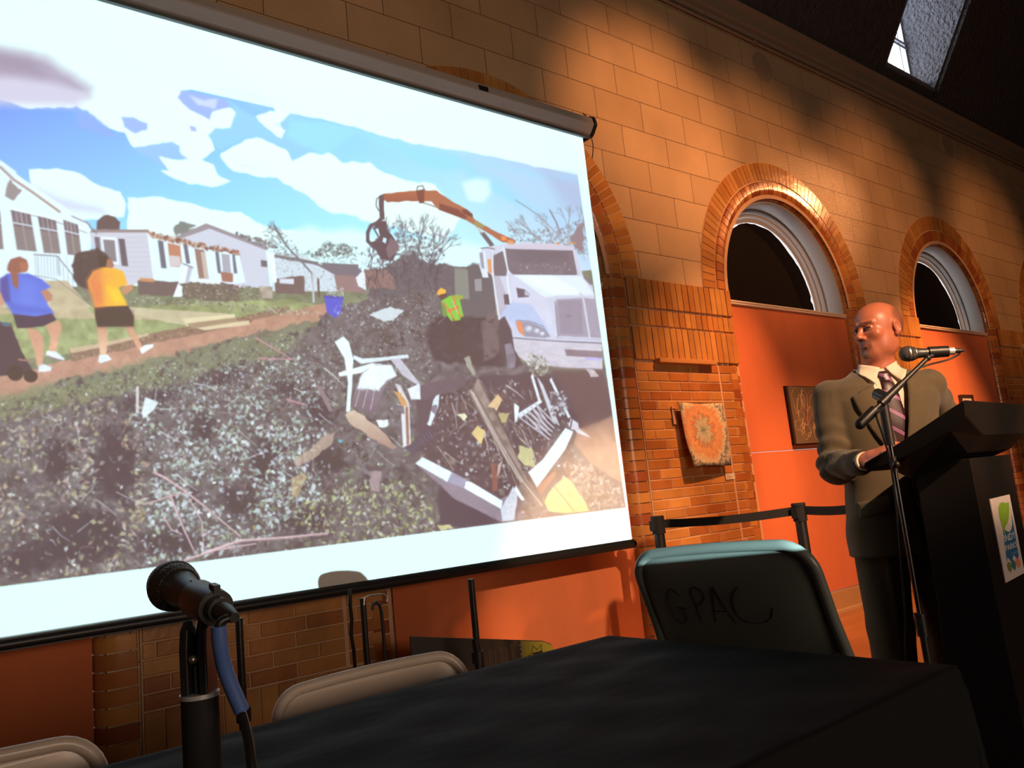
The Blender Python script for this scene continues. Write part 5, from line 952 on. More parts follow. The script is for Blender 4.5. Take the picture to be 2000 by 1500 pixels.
flat('sign_blue_field', [(.22, .22)] + [(.22 + .62 * t, .23 + .035 * math.sin(t * 12.5)) for t in np.linspace(0, 1, 15)] + [(.86, .25), (.90, .74), (.84, .63), (.74, .57), (.60, .55), (.46, .58), (.36, .64), (.32, .60)], M_sblue)
leaf = [(.36, .53), (.30, .66), (.27, .78), (.30, .87), (.42, .925), (.58, .925), (.72, .905), (.86, .91), (.84, .85), (.74, .74), (.62, .665), (.46, .63), (.40, .60), (.385, .53)]
flat('sign_leaf', leaf, M_sgreen, -.0046); flat('sign_leaf_vein', [(.37, .56), (.44, .70), (.56, .80), (.78, .89), (.58, .815), (.45, .715)], M_lime, -.005)
for s_, x, z, m_ in (('INDY', .285, .455, .09), ('PARKS', .245, .345, .075), ('& RECREATION', .47, .275, .026)):
    me = text_mesh(s_, .292 * m_ * 1.25, .0002); o = link('sign_lettering', me, M_swh if m_ > .05 else mat('sign_light_blue_ink', (.2, .45, .7), .6), lec); xs = [v.co.x for v in me.vertices]; w_ = max(xs) - min(xs)
    tw = .268 * {'INDY': .55, 'PARKS': .60, '& RECREATION': .38}[s_]; o.rotation_euler = (R_(90), 0, 0); o.location = (.130 + x * .268, -.0050, .708 + z * .292); o.scale = (tw / w_, 1.05, 1)
for x, m_ in ((.30, M_sol), (.52, M_steal), (.76, M_sor)):
    flat('sign_small_leaf', [(x, .085), (x - .10, .13), (x - .11, .19), (x - .03, .215), (x + .05, .205), (x + .11, .16), (x + .08, .11)], m_, -.0046)
# ---------------------------------------------------------------- belt barrier
def zpt(px, py, z): r = ray(px, py); return cam.location + r * ((z - 1.15) / r.z)
S1, S2, S3 = Vector((3.70, 3.31, 0)), Vector((4.25, 2.70, 0)), zpt(1712, 975, .985)
labs = ['black belt barrier post nearest the projection screen, beside the brick pier', 'black belt barrier post between the brick pier and the speaker', 'black belt barrier post hidden behind the speaker']
for p, lb, h in ((S1, labs[0], 1.0), (S2, labs[1], .995), (S3, labs[2], .985)):
    e = empty('barrier_post', (p.x, p.y, 0), 0, lb, 'barrier post', 'belt barrier posts')
    bm = nb(); lathe(bm, [(0, 0), (.17, 0), (.172, .012), (.16, .03), (.05, .05), (.034, .06), (0, .06)]); fin(bm, 'base', M_blk, e, smooth=True)
    bm = nb(); cyl(bm, (0, 0, .05), (0, 0, h - .1), .032, seg=28); fin(bm, 'post', M_blk, e, smooth=True)
    bm = nb(); cyl(bm, (0, 0, h - .105), (0, 0, h - .012), .040, seg=28); cyl(bm, (0, 0, h - .012), (0, 0, h), .043, .039, seg=28); box(bm, (-.055, -.02, h - .085), (-.03, .02, h - .025)); fin(bm, 'belt_head', M_blk2, e, smooth=True)
M_belt = mat('black_webbing', (.014, .013, .013), .8)
for a, b, lb in ((S1, S2, 'black belt strap in front of the brick pier'), (S2, S3, 'black belt strap crossing the orange panel behind the speaker')):
    d = (b - a); d.z = 0; d.normalize(); bm = nb(); n = 12; rows = []
    for k in range(n + 1):
        t_ = k / n; p = a.lerp(b, t_) if False else Vector((a.x + (b.x - a.x) * t_, a.y + (b.y - a.y) * t_, 0)); p = p + d * (.04 * (1 - 2 * t_)); sag = -.012 * math.sin(math.pi * t_); s_ = Vector((-d.y, d.x, 0)) * .0012
        z0 = .925 + sag; rows.append([p + s_ + Vector((0, 0, z0)), p + s_ + Vector((0, 0, z0 + .05)), p - s_ + Vector((0, 0, z0 + .05)), p - s_ + Vector((0, 0, z0))])
    loft(bm, rows); o = fin(bm, 'barrier_belt', M_belt); tag(o, lb, 'barrier belt')
# ---------------------------------------------------------------- things on the wall
M_ledge = mat('orange_brick_ledge', (.55, .27, .10), .4)
bm = nb(); box(bm, (4.35, WY - .075, 2.045), (5.0, WY - .015, 2.078)); o = fin(bm, 'picture_ledge', M_ledge, bevel=.004); tag(o, 'narrow tan ledge above the round dyed artwork on the brick pier', 'ledge')
def dye_mat():
    m = mat('dyed_cloth', (.6, .5, .3), .85); nt = m.node_tree; N = nt.nodes; L = nt.links; b = N['Principled BSDF']
    tc = N.new('ShaderNodeTexCoord'); mp = N.new('ShaderNodeMapping'); mp.inputs['Location'].default_value = (.03, 0, -.03); L.new(tc.outputs['Object'], mp.inputs[0])
    sx = N.new('ShaderNodeSeparateXYZ'); L.new(mp.outputs[0], sx.inputs[0])
    def M(op, a, b=None):
        n = N.new('ShaderNodeMath'); n.operation = op
        for i, v in enumerate((a, b)):
            if v is None: continue
            if isinstance(v, (int, float)): n.inputs[i].default_value = v
            else: L.new(v, n.inputs[i])
        return n.outputs[0]
    an = M('ARCTAN2', sx.outputs[2], sx.outputs[0]); r = M('SQRT', M('ADD', M('POWER', sx.outputs[0], 2), M('POWER', sx.outputs[2], 2)))
    n1 = N.new('ShaderNodeTexNoise'); n1.inputs['Scale'].default_value = 16; n1.inputs['Detail'].default_value = 6; n1.inputs['Distortion'].default_value = 1.5; L.new(mp.outputs[0], n1.inputs[0])
    n2 = N.new('ShaderNodeTexNoise'); n2.inputs['Scale'].default_value = 2; n2.inputs['Detail'].default_value = 3; c = N.new('ShaderNodeCombineXYZ'); L.new(M('MULTIPLY', M('SINE', M('MULTIPLY', an, 9)), .8), c.inputs[0]); L.new(M('MULTIPLY', M('COSINE', M('MULTIPLY', an, 5)), .8), c.inputs[1]); L.new(M('MULTIPLY', r, 6), c.inputs[2]); L.new(c.outputs[0], n2.inputs[0])
    f = M('ADD', M('MULTIPLY', r, 2.75), M('ADD', M('MULTIPLY', M('SUBTRACT', n1.outputs[0], .5), .32), M('MULTIPLY', M('SUBTRACT', n2.outputs[0], .5), .45)))
    cr = N.new('ShaderNodeValToRGB'); L.new(f, cr.inputs[0]); e = cr.color_ramp; cols = [(0, (.12, .22, .18)), (.08, (.38, .42, .32)), (.20, (.62, .56, .40)), (.25, (.30, .30, .18)), (.31, (.66, .22, .10)), (.40, (.70, .42, .20)), (.50, (.66, .28, .12)), (.58, (.66, .50, .30)), (.67, (.70, .62, .44)), (.76, (.14, .17, .17)), (.84, (.62, .58, .44)), (1, (.12, .14, .16))]
    while len(e.elements) < len(cols): e.elements.new(.5)
    for q, (p, cc) in zip(e.elements, cols): q.position = p; q.color = (*cc, 1)
    L.new(cr.outputs[0], b.inputs['Base Color']); return m
ptg = empty('dyed_artwork', (4.745, WY - .075, 1.52), 0, 'small cream, green and orange flower-burst dyed cloth hung on the brick pier', 'artwork')
bm = nb(); rows = []
for j in range(17):
    v = j / 16; row = []
    for i in range(13):
        u = i / 12; x0, x1 = -.252 + .036 * v, .240 - .0 * v + .012 * v; x = x0 + (x1 - x0) * u + .004 * math.sin(7 * v + u); z = .232 - .462 * v + .004 * math.sin(5 * u) - .006 * u * v
        row.append(bm.verts.new((x, .012 * math.sin(3 * u + 4 * v) - .022 * v * (1 - u) + .0, z)))
    rows.append(row)
for a, b in zip(rows, rows[1:]):
    for k in range(12): bm.faces.new((a[k], b[k], b[k + 1], a[k + 1]))
o = fin(bm, 'dyed_cloth', dye_mat(), ptg, smooth=True, angle=180); md = o.modifiers.new('s', 'SOLIDIFY'); md.thickness = .006; md.offset = 0
bm = nb(); cyl(bm, (-.262, .006, .236), (.245, .006, .236), .005); fin(bm, 'hanging_rod', M_ledge, ptg, smooth=True)
bm = nb(); tube(bm, [(-.03, .0, .238), (-.035, .02, .40), (-.045, .03, .53)], .0014, 6); fin(bm, 'hanging_wire', mat('wire', (.5, .3, .15), .4), ptg)
bm = nb(); box(bm, (-.285, .045, .085), (-.255, .052, .215)); o = fin(bm, 'side_tag', mat('tag_card', (.5, .3, .2), .6), ptg)
lbc = empty('artwork_label', (5.03, WY - .022, 1.20), 0, 'small white caption card below the dyed artwork on the pier', 'label')
bm = nb(); box(bm, (-.056, -.003, -.022), (.056, .0, .022)); fin(bm, 'card', mat('card', (.75, .66, .55), .6), lbc)
bm = nb()
for k, w_ in enumerate((.03, .05, .075, .06)): box(bm, (-.046, -.0036, .013 - k * .0085), (-.046 + w_, -.0031, .0145 - k * .0085))
fin(bm, 'caption_lines', M_mark, lbc)
# line drawing on the orange panel
dr = empty('line_drawing', (6.27, WY + .03, 1.66), 0, 'square dark grey canvas with tangled pale line drawing, half behind the speaker', 'artwork')
bm = nb(); box(bm, (-.245, -.03, -.245), (.245, .014, .245)); fin(bm, 'canvas', mat('grey_brown_canvas', (.16, .115, .075), .8, bump=.3, bscale=150), dr, bevel=.003)
bm = nb(); box(bm, (-.252, -.012, -.252), (.252, .0145, .252)); fin(bm, 'canvas_edge', M_blk2, dr)
rr = random.Random(11); cols = [mat('tan_line', (.55, .36, .2), .7), mat('cream_line', (.75, .55, .35), .7), mat('red_line', (.6, .14, .07), .7)]
for k in range(15):
    c0 = (rr.uniform(-.17, .12), rr.uniform(-.15, .15)); pts = []; a = rr.uniform(0, 6); ra, rb = rr.uniform(.03, .10), rr.uniform(.05, .14)
    for q in range(14): a += rr.uniform(.4, .9); pts.append((max(-.235, min(.235, c0[0] + ra * math.cos(a) * rr.uniform(.6, 1.2))), -.0305, max(-.235, min(.235, c0[1] + rb * math.sin(a) * rr.uniform(.6, 1.2)))))
    bm = nb(); tube(bm, pts, .0016, 5, n=6); fin(bm, 'drawn_line', cols[0 if k % 3 == 0 else 1 if k % 5 else 2], dr)
fp = empty('framed_picture', (9.56, WY + .03, 1.665), 0, 'small dark framed picture with pale mount just above the lectern top', 'framed picture')
bm = nb()
for a, b in (((-.16, -.19), (.16, -.165)), ((-.16, .165), (.16, .19)), ((-.16, -.165), (-.135, .165)), ((.135, -.165), (.16, .165))): box(bm, (a[0], -.02, a[1]), (b[0], .014, b[1]))
fin(bm, 'frame', mat('dark_frame_wood', (.05, .025, .018), .4), fp, bevel=.002)
bm = nb(); box(bm, (-.14, -.004, -.17), (.14, .012, .17)); fin(bm, 'mount', mat('pale_mount', (.8, .72, .62), .6, var=.3, vscale=14), fp)
# wall lamp far right
M_cream = mat('cream_metal', (.7, .6, .45), .4)
wl = empty('wall_lamp', (11.40, WY - .03, 2.44), 0, 'cream wall lamp with a glass globe at the right edge of the view', 'wall lamp')
bm = nb(); cyl(bm, (0, .02, .02), (0, -.03, .02), .06); cyl(bm, (0, -.03, .04), (0, -.16, .08), .014); lathe(bm, [(0, .16), (.05, .16), (.075, .10), (.08, .05), (.03, .045), (0, .045)], Matrix.Translation((0, -.16, .0))); fin(bm, 'bracket', M_cream, wl, smooth=True)
gm = mat('clear_glass', (.9, .9, .9), .05); gm.node_tree.nodes['Principled BSDF'].inputs['Transmission Weight'].default_value = .7
bm = nb(); sph(bm, (0, -.16, -.015), .065); fin(bm, 'globe', gm, wl, smooth=True)
# round darker covers high on the wall, pipe under the cornice
M_cov = mat('painted_cover', (.40, .28, .185), .5, bump=.3, bscale=60)
for x, z, r in ((6.42, 4.93, .15), (10.35, 4.98, .15)):
    bm = nb(); cyl(bm, (x, WY + .01, z), (x, WY - .004, z), r, seg=40); o = fin(bm, 'round_wall_cover', M_cov, bevel=.002); tag(o, 'round painted cover high on the block wall, %s' % ('above the middle arched window' if x < 8 else 'above the far right arched window'), 'wall cover')
bm = nb(); cyl(bm, (-5.9, WY - .02, 5.135), (16.9, WY - .02, 5.135), .014, seg=12)
for x in range(-4, 16, 2): box(bm, (x + .3, WY - .037, 5.115), (x + .33, WY + .002, 5.155))
o = fin(bm, 'trim_pipe', M_corn, smooth=True); o['kind'] = 'structure'
# ---------------------------------------------------------------- things standing under the screen
def bar(nm, pts, r, lb, cat, m=M_blk): bm = nb(); tube(bm, pts, r, 10, smooth=False); o = fin(bm, nm, m, smooth=True); return tag(o, lb, cat)
def light_stand(name, x, y, h, lb, r=.011, knob=True, spread=.19, rot=0):
    e = empty(name, (x, y, 0), R_(rot), lb, 'stand')
    bm = nb(); cyl(bm, (0, 0, .12), (0, 0, h * .62), r * 1.25); fin(bm, 'lower_pole', M_blk, e, smooth=True)
    bm = nb(); cyl(bm, (0, 0, h * .55), (0, 0, h), r); fin(bm, 'upper_pole', M_blk, e, smooth=True)
    bm = nb(); cyl(bm, (0, 0, h * .56), (0, 0, h * .62), r * 1.9); fin(bm, 'collar', M_blk, e, smooth=True)
    for a in (90, 210, 330): bm = nb(); cyl(bm, (0, 0, .36), (spread * math.cos(R_(a)), spread * math.sin(R_(a)), .012), .009); fin(bm, 'leg', M_blk, e, smooth=True)
    return e
light_stand('tripod_stand', 1.075, 3.08, .84, 'black tripod stand under the screen left of the beige chair', .014)
light_stand('tripod_stand', 1.60, 3.10, .835, 'black pole stand in front of the brick pier under the screen', .013, rot=40)
e = light_stand('tripod_stand', 2.14, 3.08, .84, 'black stand in front of the orange panel under the screen', .015, rot=20)
bm = nb(); cyl(bm, (-.01, 0, .58), (.04, 0, .25), .016, .03); fin(bm, 'stand_sleeve', M_blk, e, smooth=True)
bm = nb(); p0 = onp = None
def yp(px, py, y): r = ray(px, py); return cam.location + r * (y / r.y)
hk = [yp(*p, 3.19) for p in ((727, 1192), (728, 1182), (734, 1176), (741, 1180), (745, 1195), (749, 1240), (753, 1300))]; hk.append(Vector((hk[-1].x + .005, 3.19, .01)))
bar('hooked_rod', hk, .0075, 'thin dark rod with a hooked top beside the pole stand', 'hooked rod')
wr = [yp(*p, 3.05) for p in ((711, 1182), (712, 1167), (722, 1163), (750, 1160), (757, 1166), (756, 1175))]
bar('wire_hanger', wr, .0035, 'bent silver wire bracket hooked under the screen bar', 'wire bracket', M_ring)
cbp = [yp(*p, 3.20) for p in ((684, 1150), (684, 1185), (687, 1210), (686, 1240), (691, 1270), (694, 1310))]; cbp.append(Vector((cbp[-1].x, 3.20, .01)))
bar('hanging_cord', cbp, .008, 'black cord hanging in front of the brick pier below the screen', 'cord')
# sign board lying on its side against the orange panel
A_, B_ = yp(802, 1243, 3.3), yp(1076, 1252, 3.3); bd = empty('leaning_sign_board', (A_.x, 3.3, 0), 0, 'dark banner board lying on its side with a yellow end, under the screen', 'sign board')
Lb = B_.x - A_.x; hz = A_.z; sl = (B_.z - A_.z) / Lb
bm = nb(); ptsb = [(0, 0), (Lb + .02, 0), (Lb + .02, hz + sl * Lb - .06), (Lb + .0, hz + sl * Lb - .015), (Lb - .05, hz + sl * (Lb - .05)), (0, hz)]
prism(bm, ptsb, 'y', 0, .012); fin(bm, 'board', mat('dark_grey_print', (.05, .042, .036), .5), bd, bevel=.002)
bm = nb(); prism(bm, [(Lb - .21, .02), (Lb + .018, .02), (Lb + .018, hz + sl * Lb - .062), (Lb - .002, hz + sl * Lb - .02), (Lb - .05, hz + sl * (Lb - .05) - .004), (Lb - .20, hz + sl * (Lb - .2) - .004)], 'y', -.002, 0); fin(bm, 'yellow_field', mat('yellow_print', (.30, .26, .03), .5), bd)
M_pr = mat('black_print', (.01, .01, .01), .6); M_prw = mat('pale_print', (.22, .20, .18), .6)
tz = lambda x: hz + sl * x
def rtext(s_, size, x, z, m): me = text_mesh(s_, size, .0004); o = link('lettering', me, m, bd); o.rotation_euler = (R_(90), R_(90), 0); o.location = (x, -.0035, z); return o
rtext('www.f', .06, Lb - .215, tz(Lb - .2) - .012, M_prw); rtext('P', .095, Lb - .13, tz(Lb - .13) - .055, M_pr)
for k in range(6): rtext(['Parks for', 'everyone', 'programs', 'and trails', 'greenways', 'recreation'][k] if False else '\u2014' * (3 + k % 3), .03, Lb - .27 - k * .035, tz(Lb - .3) - .03 - .01 * (k % 2), M_prw)
hz_ = tz(Lb - .12) + .035; st_ = [(Lb - .15, hz_ - .16), (Lb - .145, hz_ - .12), (Lb - .165, hz_ - .105), (Lb - .135, hz_ - .095), (Lb - .125, hz_ - .058), (Lb - .10, hz_ - .085), (Lb - .07, hz_ - .065), (Lb - .075, hz_ - .1), (Lb - .06, hz_ - .13)]
bm = nb(); tube(bm, [(x, -.003, z) for x, z in st_], .002, 5, smooth=False); fin(bm, 'star_outline', M_pr, bd)
# ================================================================ THE SPEAKER
def surface_nets(V, org, h, iso=0.0):
    """V: 3D distance field; returns verts, quads"""
    ins = V < iso; nx, ny, nz = V.shape
    c = np.zeros((nx - 1, ny - 1, nz - 1), np.int8)
    for dx in (0, 1):
        for dy in (0, 1):
            for dz in (0, 1): c += ins[dx:nx - 1 + dx, dy:ny - 1 + dy, dz:nz - 1 + dz]
    act = (c > 0) & (c < 8); idx = np.full(act.shape, -1, np.int64); I = np.argwhere(act); idx[act] = np.arange(len(I))
    P = np.zeros((len(I), 3)); W = np.zeros(len(I)); cor = [(a, b, d) for a in (0, 1) for b in (0, 1) for d in (0, 1)]
    val = {k: V[I[:, 0] + k[0], I[:, 1] + k[1], I[:, 2] + k[2]] for k in cor}
    for a in cor:
        for ax in range(3):
            if a[ax]: continue
            b = tuple(a[i] + (i == ax) for i in range(3)); va, vb = val[a], val[b]; x = (va < iso) != (vb < iso)
            t = (iso - va[x]) / (vb[x] - va[x]); q = np.array(a, float)[None].repeat(x.sum(), 0); q[:, ax] += t; P[x] += q; W[x] += 1
    P = (I + P / W[:, None]) * h + np.array(org); quads = []
    for ax in range(3):
        o1, o2 = [(1, 2), (2, 0), (0, 1)][ax]
        sl = [slice(1, -1)] * 3; a = ins[tuple(slice(0, -1) if i == ax else slice(None) for i in range(3))]; b = ins[tuple(slice(1, None) if i == ax else slice(None) for i in range(3))]
        E_ = np.argwhere(a != b); fl = a[tuple(E_.T)]
        ok = (E_[:, o1] > 0) & (E_[:, o2] > 0) & (E_[:, o1] < V.shape[o1] - 1) & (E_[:, o2] < V.shape[o2] - 1); E_ = E_[ok]; fl = fl[ok]
        def at_(d1, d2): q = E_.copy(); q[:, o1] += d1; q[:, o2] += d2; return idx[tuple(q.T)]
        q = np.stack([at_(-1, -1), at_(0, -1), at_(0, 0), at_(-1, 0)], 1); q[~fl] = q[~fl][:, ::-1]; quads.append(q)
    return P, np.concatenate(quads)
def grid(lo, hi, h):
    ax = [np.arange(lo[i], hi[i] + h, h) for i in range(3)]; return np.meshgrid(*ax, indexing='ij', sparse=True)
def smin(a, b, k): hh = np.clip(.5 + .5 * (b - a) / k, 0, 1); return b * (1 - hh) + a * hh - k * hh * (1 - hh)
def smax(a, b, k): return -smin(-a, -b, k)
def ell(G, c, r, rot=None):
    x, y, z = G[0] - c[0], G[1] - c[1], G[2] - c[2]
    if rot is not None: R = rot; x, y, z = (R[0][0] * x + R[1][0] * y + R[2][0] * z), (R[0][1] * x + R[1][1] * y + R[2][1] * z), (R[0][2] * x + R[1][2] * y + R[2][2] * z)
    k0 = np.sqrt((x / r[0]) ** 2 + (y / r[1]) ** 2 + (z / r[2]) ** 2); k1 = np.sqrt((x / r[0] ** 2) ** 2 + (y / r[1] ** 2) ** 2 + (z / r[2] ** 2) ** 2) + 1e-9
    return k0 * (k0 - 1) / k1
def cap_(G, a, b, ra, rb=None):
    rb = ra if rb is None else rb; a = np.array(a, float); b = np.array(b, float); d = b - a; L2 = d @ d
    t = np.clip(((G[0] - a[0]) * d[0] + (G[1] - a[1]) * d[1] + (G[2] - a[2]) * d[2]) / L2, 0, 1)
    return np.sqrt((G[0] - a[0] - t * d[0]) ** 2 + (G[1] - a[1] - t * d[1]) ** 2 + (G[2] - a[2] - t * d[2]) ** 2) - (ra + (rb - ra) * t)
def loftf(G, tab):
    """stack of ellipses: rows (z, a, b, yc)"""
    t = np.array(tab); z = G[2]; a = np.interp(z, t[:, 0], t[:, 1]); b = np.interp(z, t[:, 0], t[:, 2]); yc = np.interp(z, t[:, 0], t[:, 3]); n = 2.5
    q = (np.abs(G[0] / a) ** n + np.abs((G[1] - yc) / b) ** n) ** (1 / n); d = (q - 1) * np.minimum(a, b) * .9
    return np.maximum(d, np.maximum(t[0, 0] - z, z - t[-1, 0]))
def net_obj(name, V, G, h, m, parent, colfn=None, sm=2):
    org = (G[0].flat[0], G[1].flat[0], G[2].flat[0]); P, Q = surface_nets(V.astype(np.float32), org, h)
    me = bpy.data.meshes.new(name); me.from_pydata(P.tolist(), [], Q.tolist()); me.update()
    if colfn is not None:
        c = colfn(P); at_ = me.color_attributes.new('Col', 'FLOAT_COLOR', 'POINT'); at_.data.foreach_set('color', np.concatenate([c, np.ones((len(P), 1))], 1).astype(np.float32).ravel())
    o = link(name, me, m, parent, True)
    return o
def merge(objs, name):
    bm = nb()
    for o in objs: bm.from_mesh(o.data)
    me = bpy.data.meshes.new(name); m = objs[0].data.materials[0]; p = objs[0].parent; bm.to_mesh(me); bm.free()
    for o in objs: bpy.data.objects.remove(o)
    return link(name, me, m, p, True)
_p = dep(1757, 1000, 3.262); AY = {-1: .0, 1: .16}; MAN = Vector((_p.x, _p.y, 0)); MSC = 1.035; MYAW = R_(228 - 270)
man = empty('person', MAN, MYAW, 'bald man with grey goatee in a grey-brown suit and striped tie at the lectern', 'person')
man.scale = (MSC,) * 3; Mi = (Matrix.Translation(MAN) @ Matrix.Rotation(MYAW, 4, 'Z') @ Matrix.Scale(MSC, 4)).inverted()
loc = lambda p: np.array(Mi @ Vector(p))
lk = lambda a, b, z: loc(LK + Vector((math.cos(LT) * a - math.sin(LT) * b, math.sin(LT) * a + math.cos(LT) * b, z - LK.z)))
sR, sL = np.array((-.195, .0, 1.425)), np.array((.195, .0, 1.425))
wR, hR = lk(.108, .385, 1.18), lk(.095, .275, 1.222); wL, hL = lk(.62, .36, 1.225), lk(.52, .30, 1.225)
def nrm(v): return v / np.linalg.norm(v)
def elbow(S_, W_, want, a=.30, b=.27):
    d = W_ - S_; D_ = min(np.linalg.norm(d), a + b - .01); n = nrm(d); x = (a * a - b * b + D_ * D_) / (2 * D_); h_ = math.sqrt(max(a * a - x * x, 0)); w_ = want - S_; w_ = w_ - n * (w_ @ n); return S_ + n * x + nrm(w_) * h_
eR = elbow(sR, wR, loc(dep(1622, 890, 3.32))); eL = elbow(sL, wL, lk(.75, .42, 1.0)); print('forearm', np.linalg.norm(wR - eR), np.linalg.norm(wL - eL), eR, eL)
M_skin = mat('skin', (1, 1, 1), .38, attr=True, spec=.5, bump=.08, bscale=160); M_skin.node_tree.nodes['Principled BSDF'].inputs['Subsurface Weight'].default_value = .0
HC = np.array((.030, -.026, 1.655)); HR = R_(-66)        # head centre and turn
ch_, sh_ = math.cos(HR), math.sin(HR)
def headspace(G):
    x, y, z = G[0] - HC[0], G[1] - HC[1], G[2] - HC[2]
    x, y = ch_ * x + sh_ * y, -sh_ * x + ch_ * y
    return [x, y, z]
def head_sdf(G):
    H = headspace(G)
    d = ell(H, (0, .016, .030), (.0745, .094, .086))
    d = smin(d, ell(H, (0, -.018, .035), (.066, .072, .070)), .03)
    d = smin(d, ell(H, (0, -.030, -.035), (.058, .060, .075)), .03)
    d = smin(d, ell(H, (0, -.054, -.090), (.041, .036, .033)), .028)
    for s in (-1, 1):
        d = smin(d, ell(H, (s * .043, .0, -.060), (.024, .046, .040)), .03)              # jaw
        d = smin(d, ell(H, (s * .040, -.062, -.018), (.022, .018, .018)), .02)           # cheek bone
        d = smax(d, -ell(H, (s * .031, -.098, .010), (.020, .020, .0125)), .012)         # eye socket
        d = smin(d, cap_(H, (s * .014, -.092, .026), (s * .046, -.074, .028), .0085, .006), .012)   # brow
        d = smin(d, ell(H, (s * .031, -.0765, .008), (.0145, .0125, .0125)), .003)       # lid and eyeball mass
    d = smin(d, cap_(H, (0, -.086, .016), (0, -.108, -.022), .0075, .0105), .010)          # nose bridge
    d = smin(d, ell(H, (0, -.107, -.026), (.0125, .0125, .010)), .006)
    for s in (-1, 1): d = smin(d, ell(H, (s * .0125, -.098, -.030), (.0075, .010, .0075)), .006)
    for s in (-1, 1): d = smax(d, -ell(H, (s * .006, -.103, -.0385), (.0032, .005, .004)), .003)
    d = smin(d, ell(H, (0, -.079, -.058), (.026, .016, .020)), .015)                       # muzzle
    d = smin(d, cap_(H, (-.017, -.087, -.0562), (.017, -.087, -.0562), .0048), .006)       # upper lip
    d = smin(d, cap_(H, (-.014, -.0895, -.0655), (.014, -.0895, -.0655), .0058), .006)     # lower lip
    d = smax(d, -smin(cap_(H, (-.025, -.083, -.0640), (0, -.0935, -.0600), .0020), cap_(H, (.025, -.083, -.0640), (0, -.0935, -.0600), .0020), .001), .003)
    d = smin(d, ell(H, (0, -.080, -.098), (.020, .016, .015)), .014)                       # chin
    for s in (-1, 1):                                                                        # ears
        a = R_(14); E_ = [H[0] - s * .0765, math.cos(a) * (H[1] - .012) + math.sin(a) * H[2], -math.sin(a) * (H[1] - .012) + math.cos(a) * H[2]]
        e = ell(E_, (s * .004, .004, .0), (.0085, .0175, .032)); e = smax(e, -ell(E_, (s * .0115, .0, .003), (.0075, .0105, .020)), .004)
        e = smin(e, ell(E_, (s * .000, -.006, -.024), (.006, .008, .010)), .006); d = smin(d, e, .009)
    return d
def head_col(P):
    x, y, z = P[:, 0] - HC[0], P[:, 1] - HC[1], P[:, 2] - HC[2]; x, y = ch_ * x + sh_ * y, -sh_ * x + ch_ * y
    rg = np.random.RandomState(3); n = rg.rand(len(P)); c = np.tile(np.array((.52, .160, .085)), (len(P), 1)); sm = lambda v, a, b: np.clip((v - a) / (b - a), 0, 1)
    def mixc(w, col): nonlocal c; w = np.clip(w, 0, 1)[:, None]; c = c * (1 - w) + np.array(col) * w
    # short hair around the sides and back
    hair = sm(y, -.002 - 0 * z, .018) * sm(z, -.045, -.02) * (1 - sm(z - .55 * np.clip(y, 0, 1), .052, .075)); ear = np.exp(-(((y - .012) / .026) ** 2 + ((z) / .040) ** 2) ** 2) * (np.abs(x) > .066)
    hair = np.clip(hair * (1 - ear), 0, 1); mixc(hair * (.50 + .2 * n), (.085, .048, .034))
    # goatee: moustache, round the mouth, chin
    fr = (y < -.045); g = np.maximum(np.exp(-((x / .030) ** 4 + ((z + .047) / .0075) ** 4)), np.exp(-((x / .031) ** 4 + ((z + .088) / .026) ** 4)))
    g = np.maximum(g, np.exp(-(((np.abs(x) - .026) / .008) ** 4 + ((z + .06) / .022) ** 4))) * fr; mixc(g * (.68 + .25 * n), (.085, .048, .034)); mixc(g * (z < -.085) * np.exp(-(x / .018) ** 2) * .5 * n, (.40, .34, .30))
    lips = np.exp(-((x / .019) ** 6 + ((z + .0605) / .0085) ** 4)) * (y < -.082); mixc(lips * .9, (.40, .09, .06))
    br = np.exp(-(((np.abs(x) - .031) / .019) ** 4 + ((z - .0275) / .0055) ** 4)) * (y < -.06); mixc(br * .9, (.07, .038, .028))
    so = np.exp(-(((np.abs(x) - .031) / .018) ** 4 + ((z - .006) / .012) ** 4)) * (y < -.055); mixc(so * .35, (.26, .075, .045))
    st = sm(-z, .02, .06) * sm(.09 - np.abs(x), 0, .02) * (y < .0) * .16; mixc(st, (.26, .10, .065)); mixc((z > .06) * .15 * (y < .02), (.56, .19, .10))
    return c
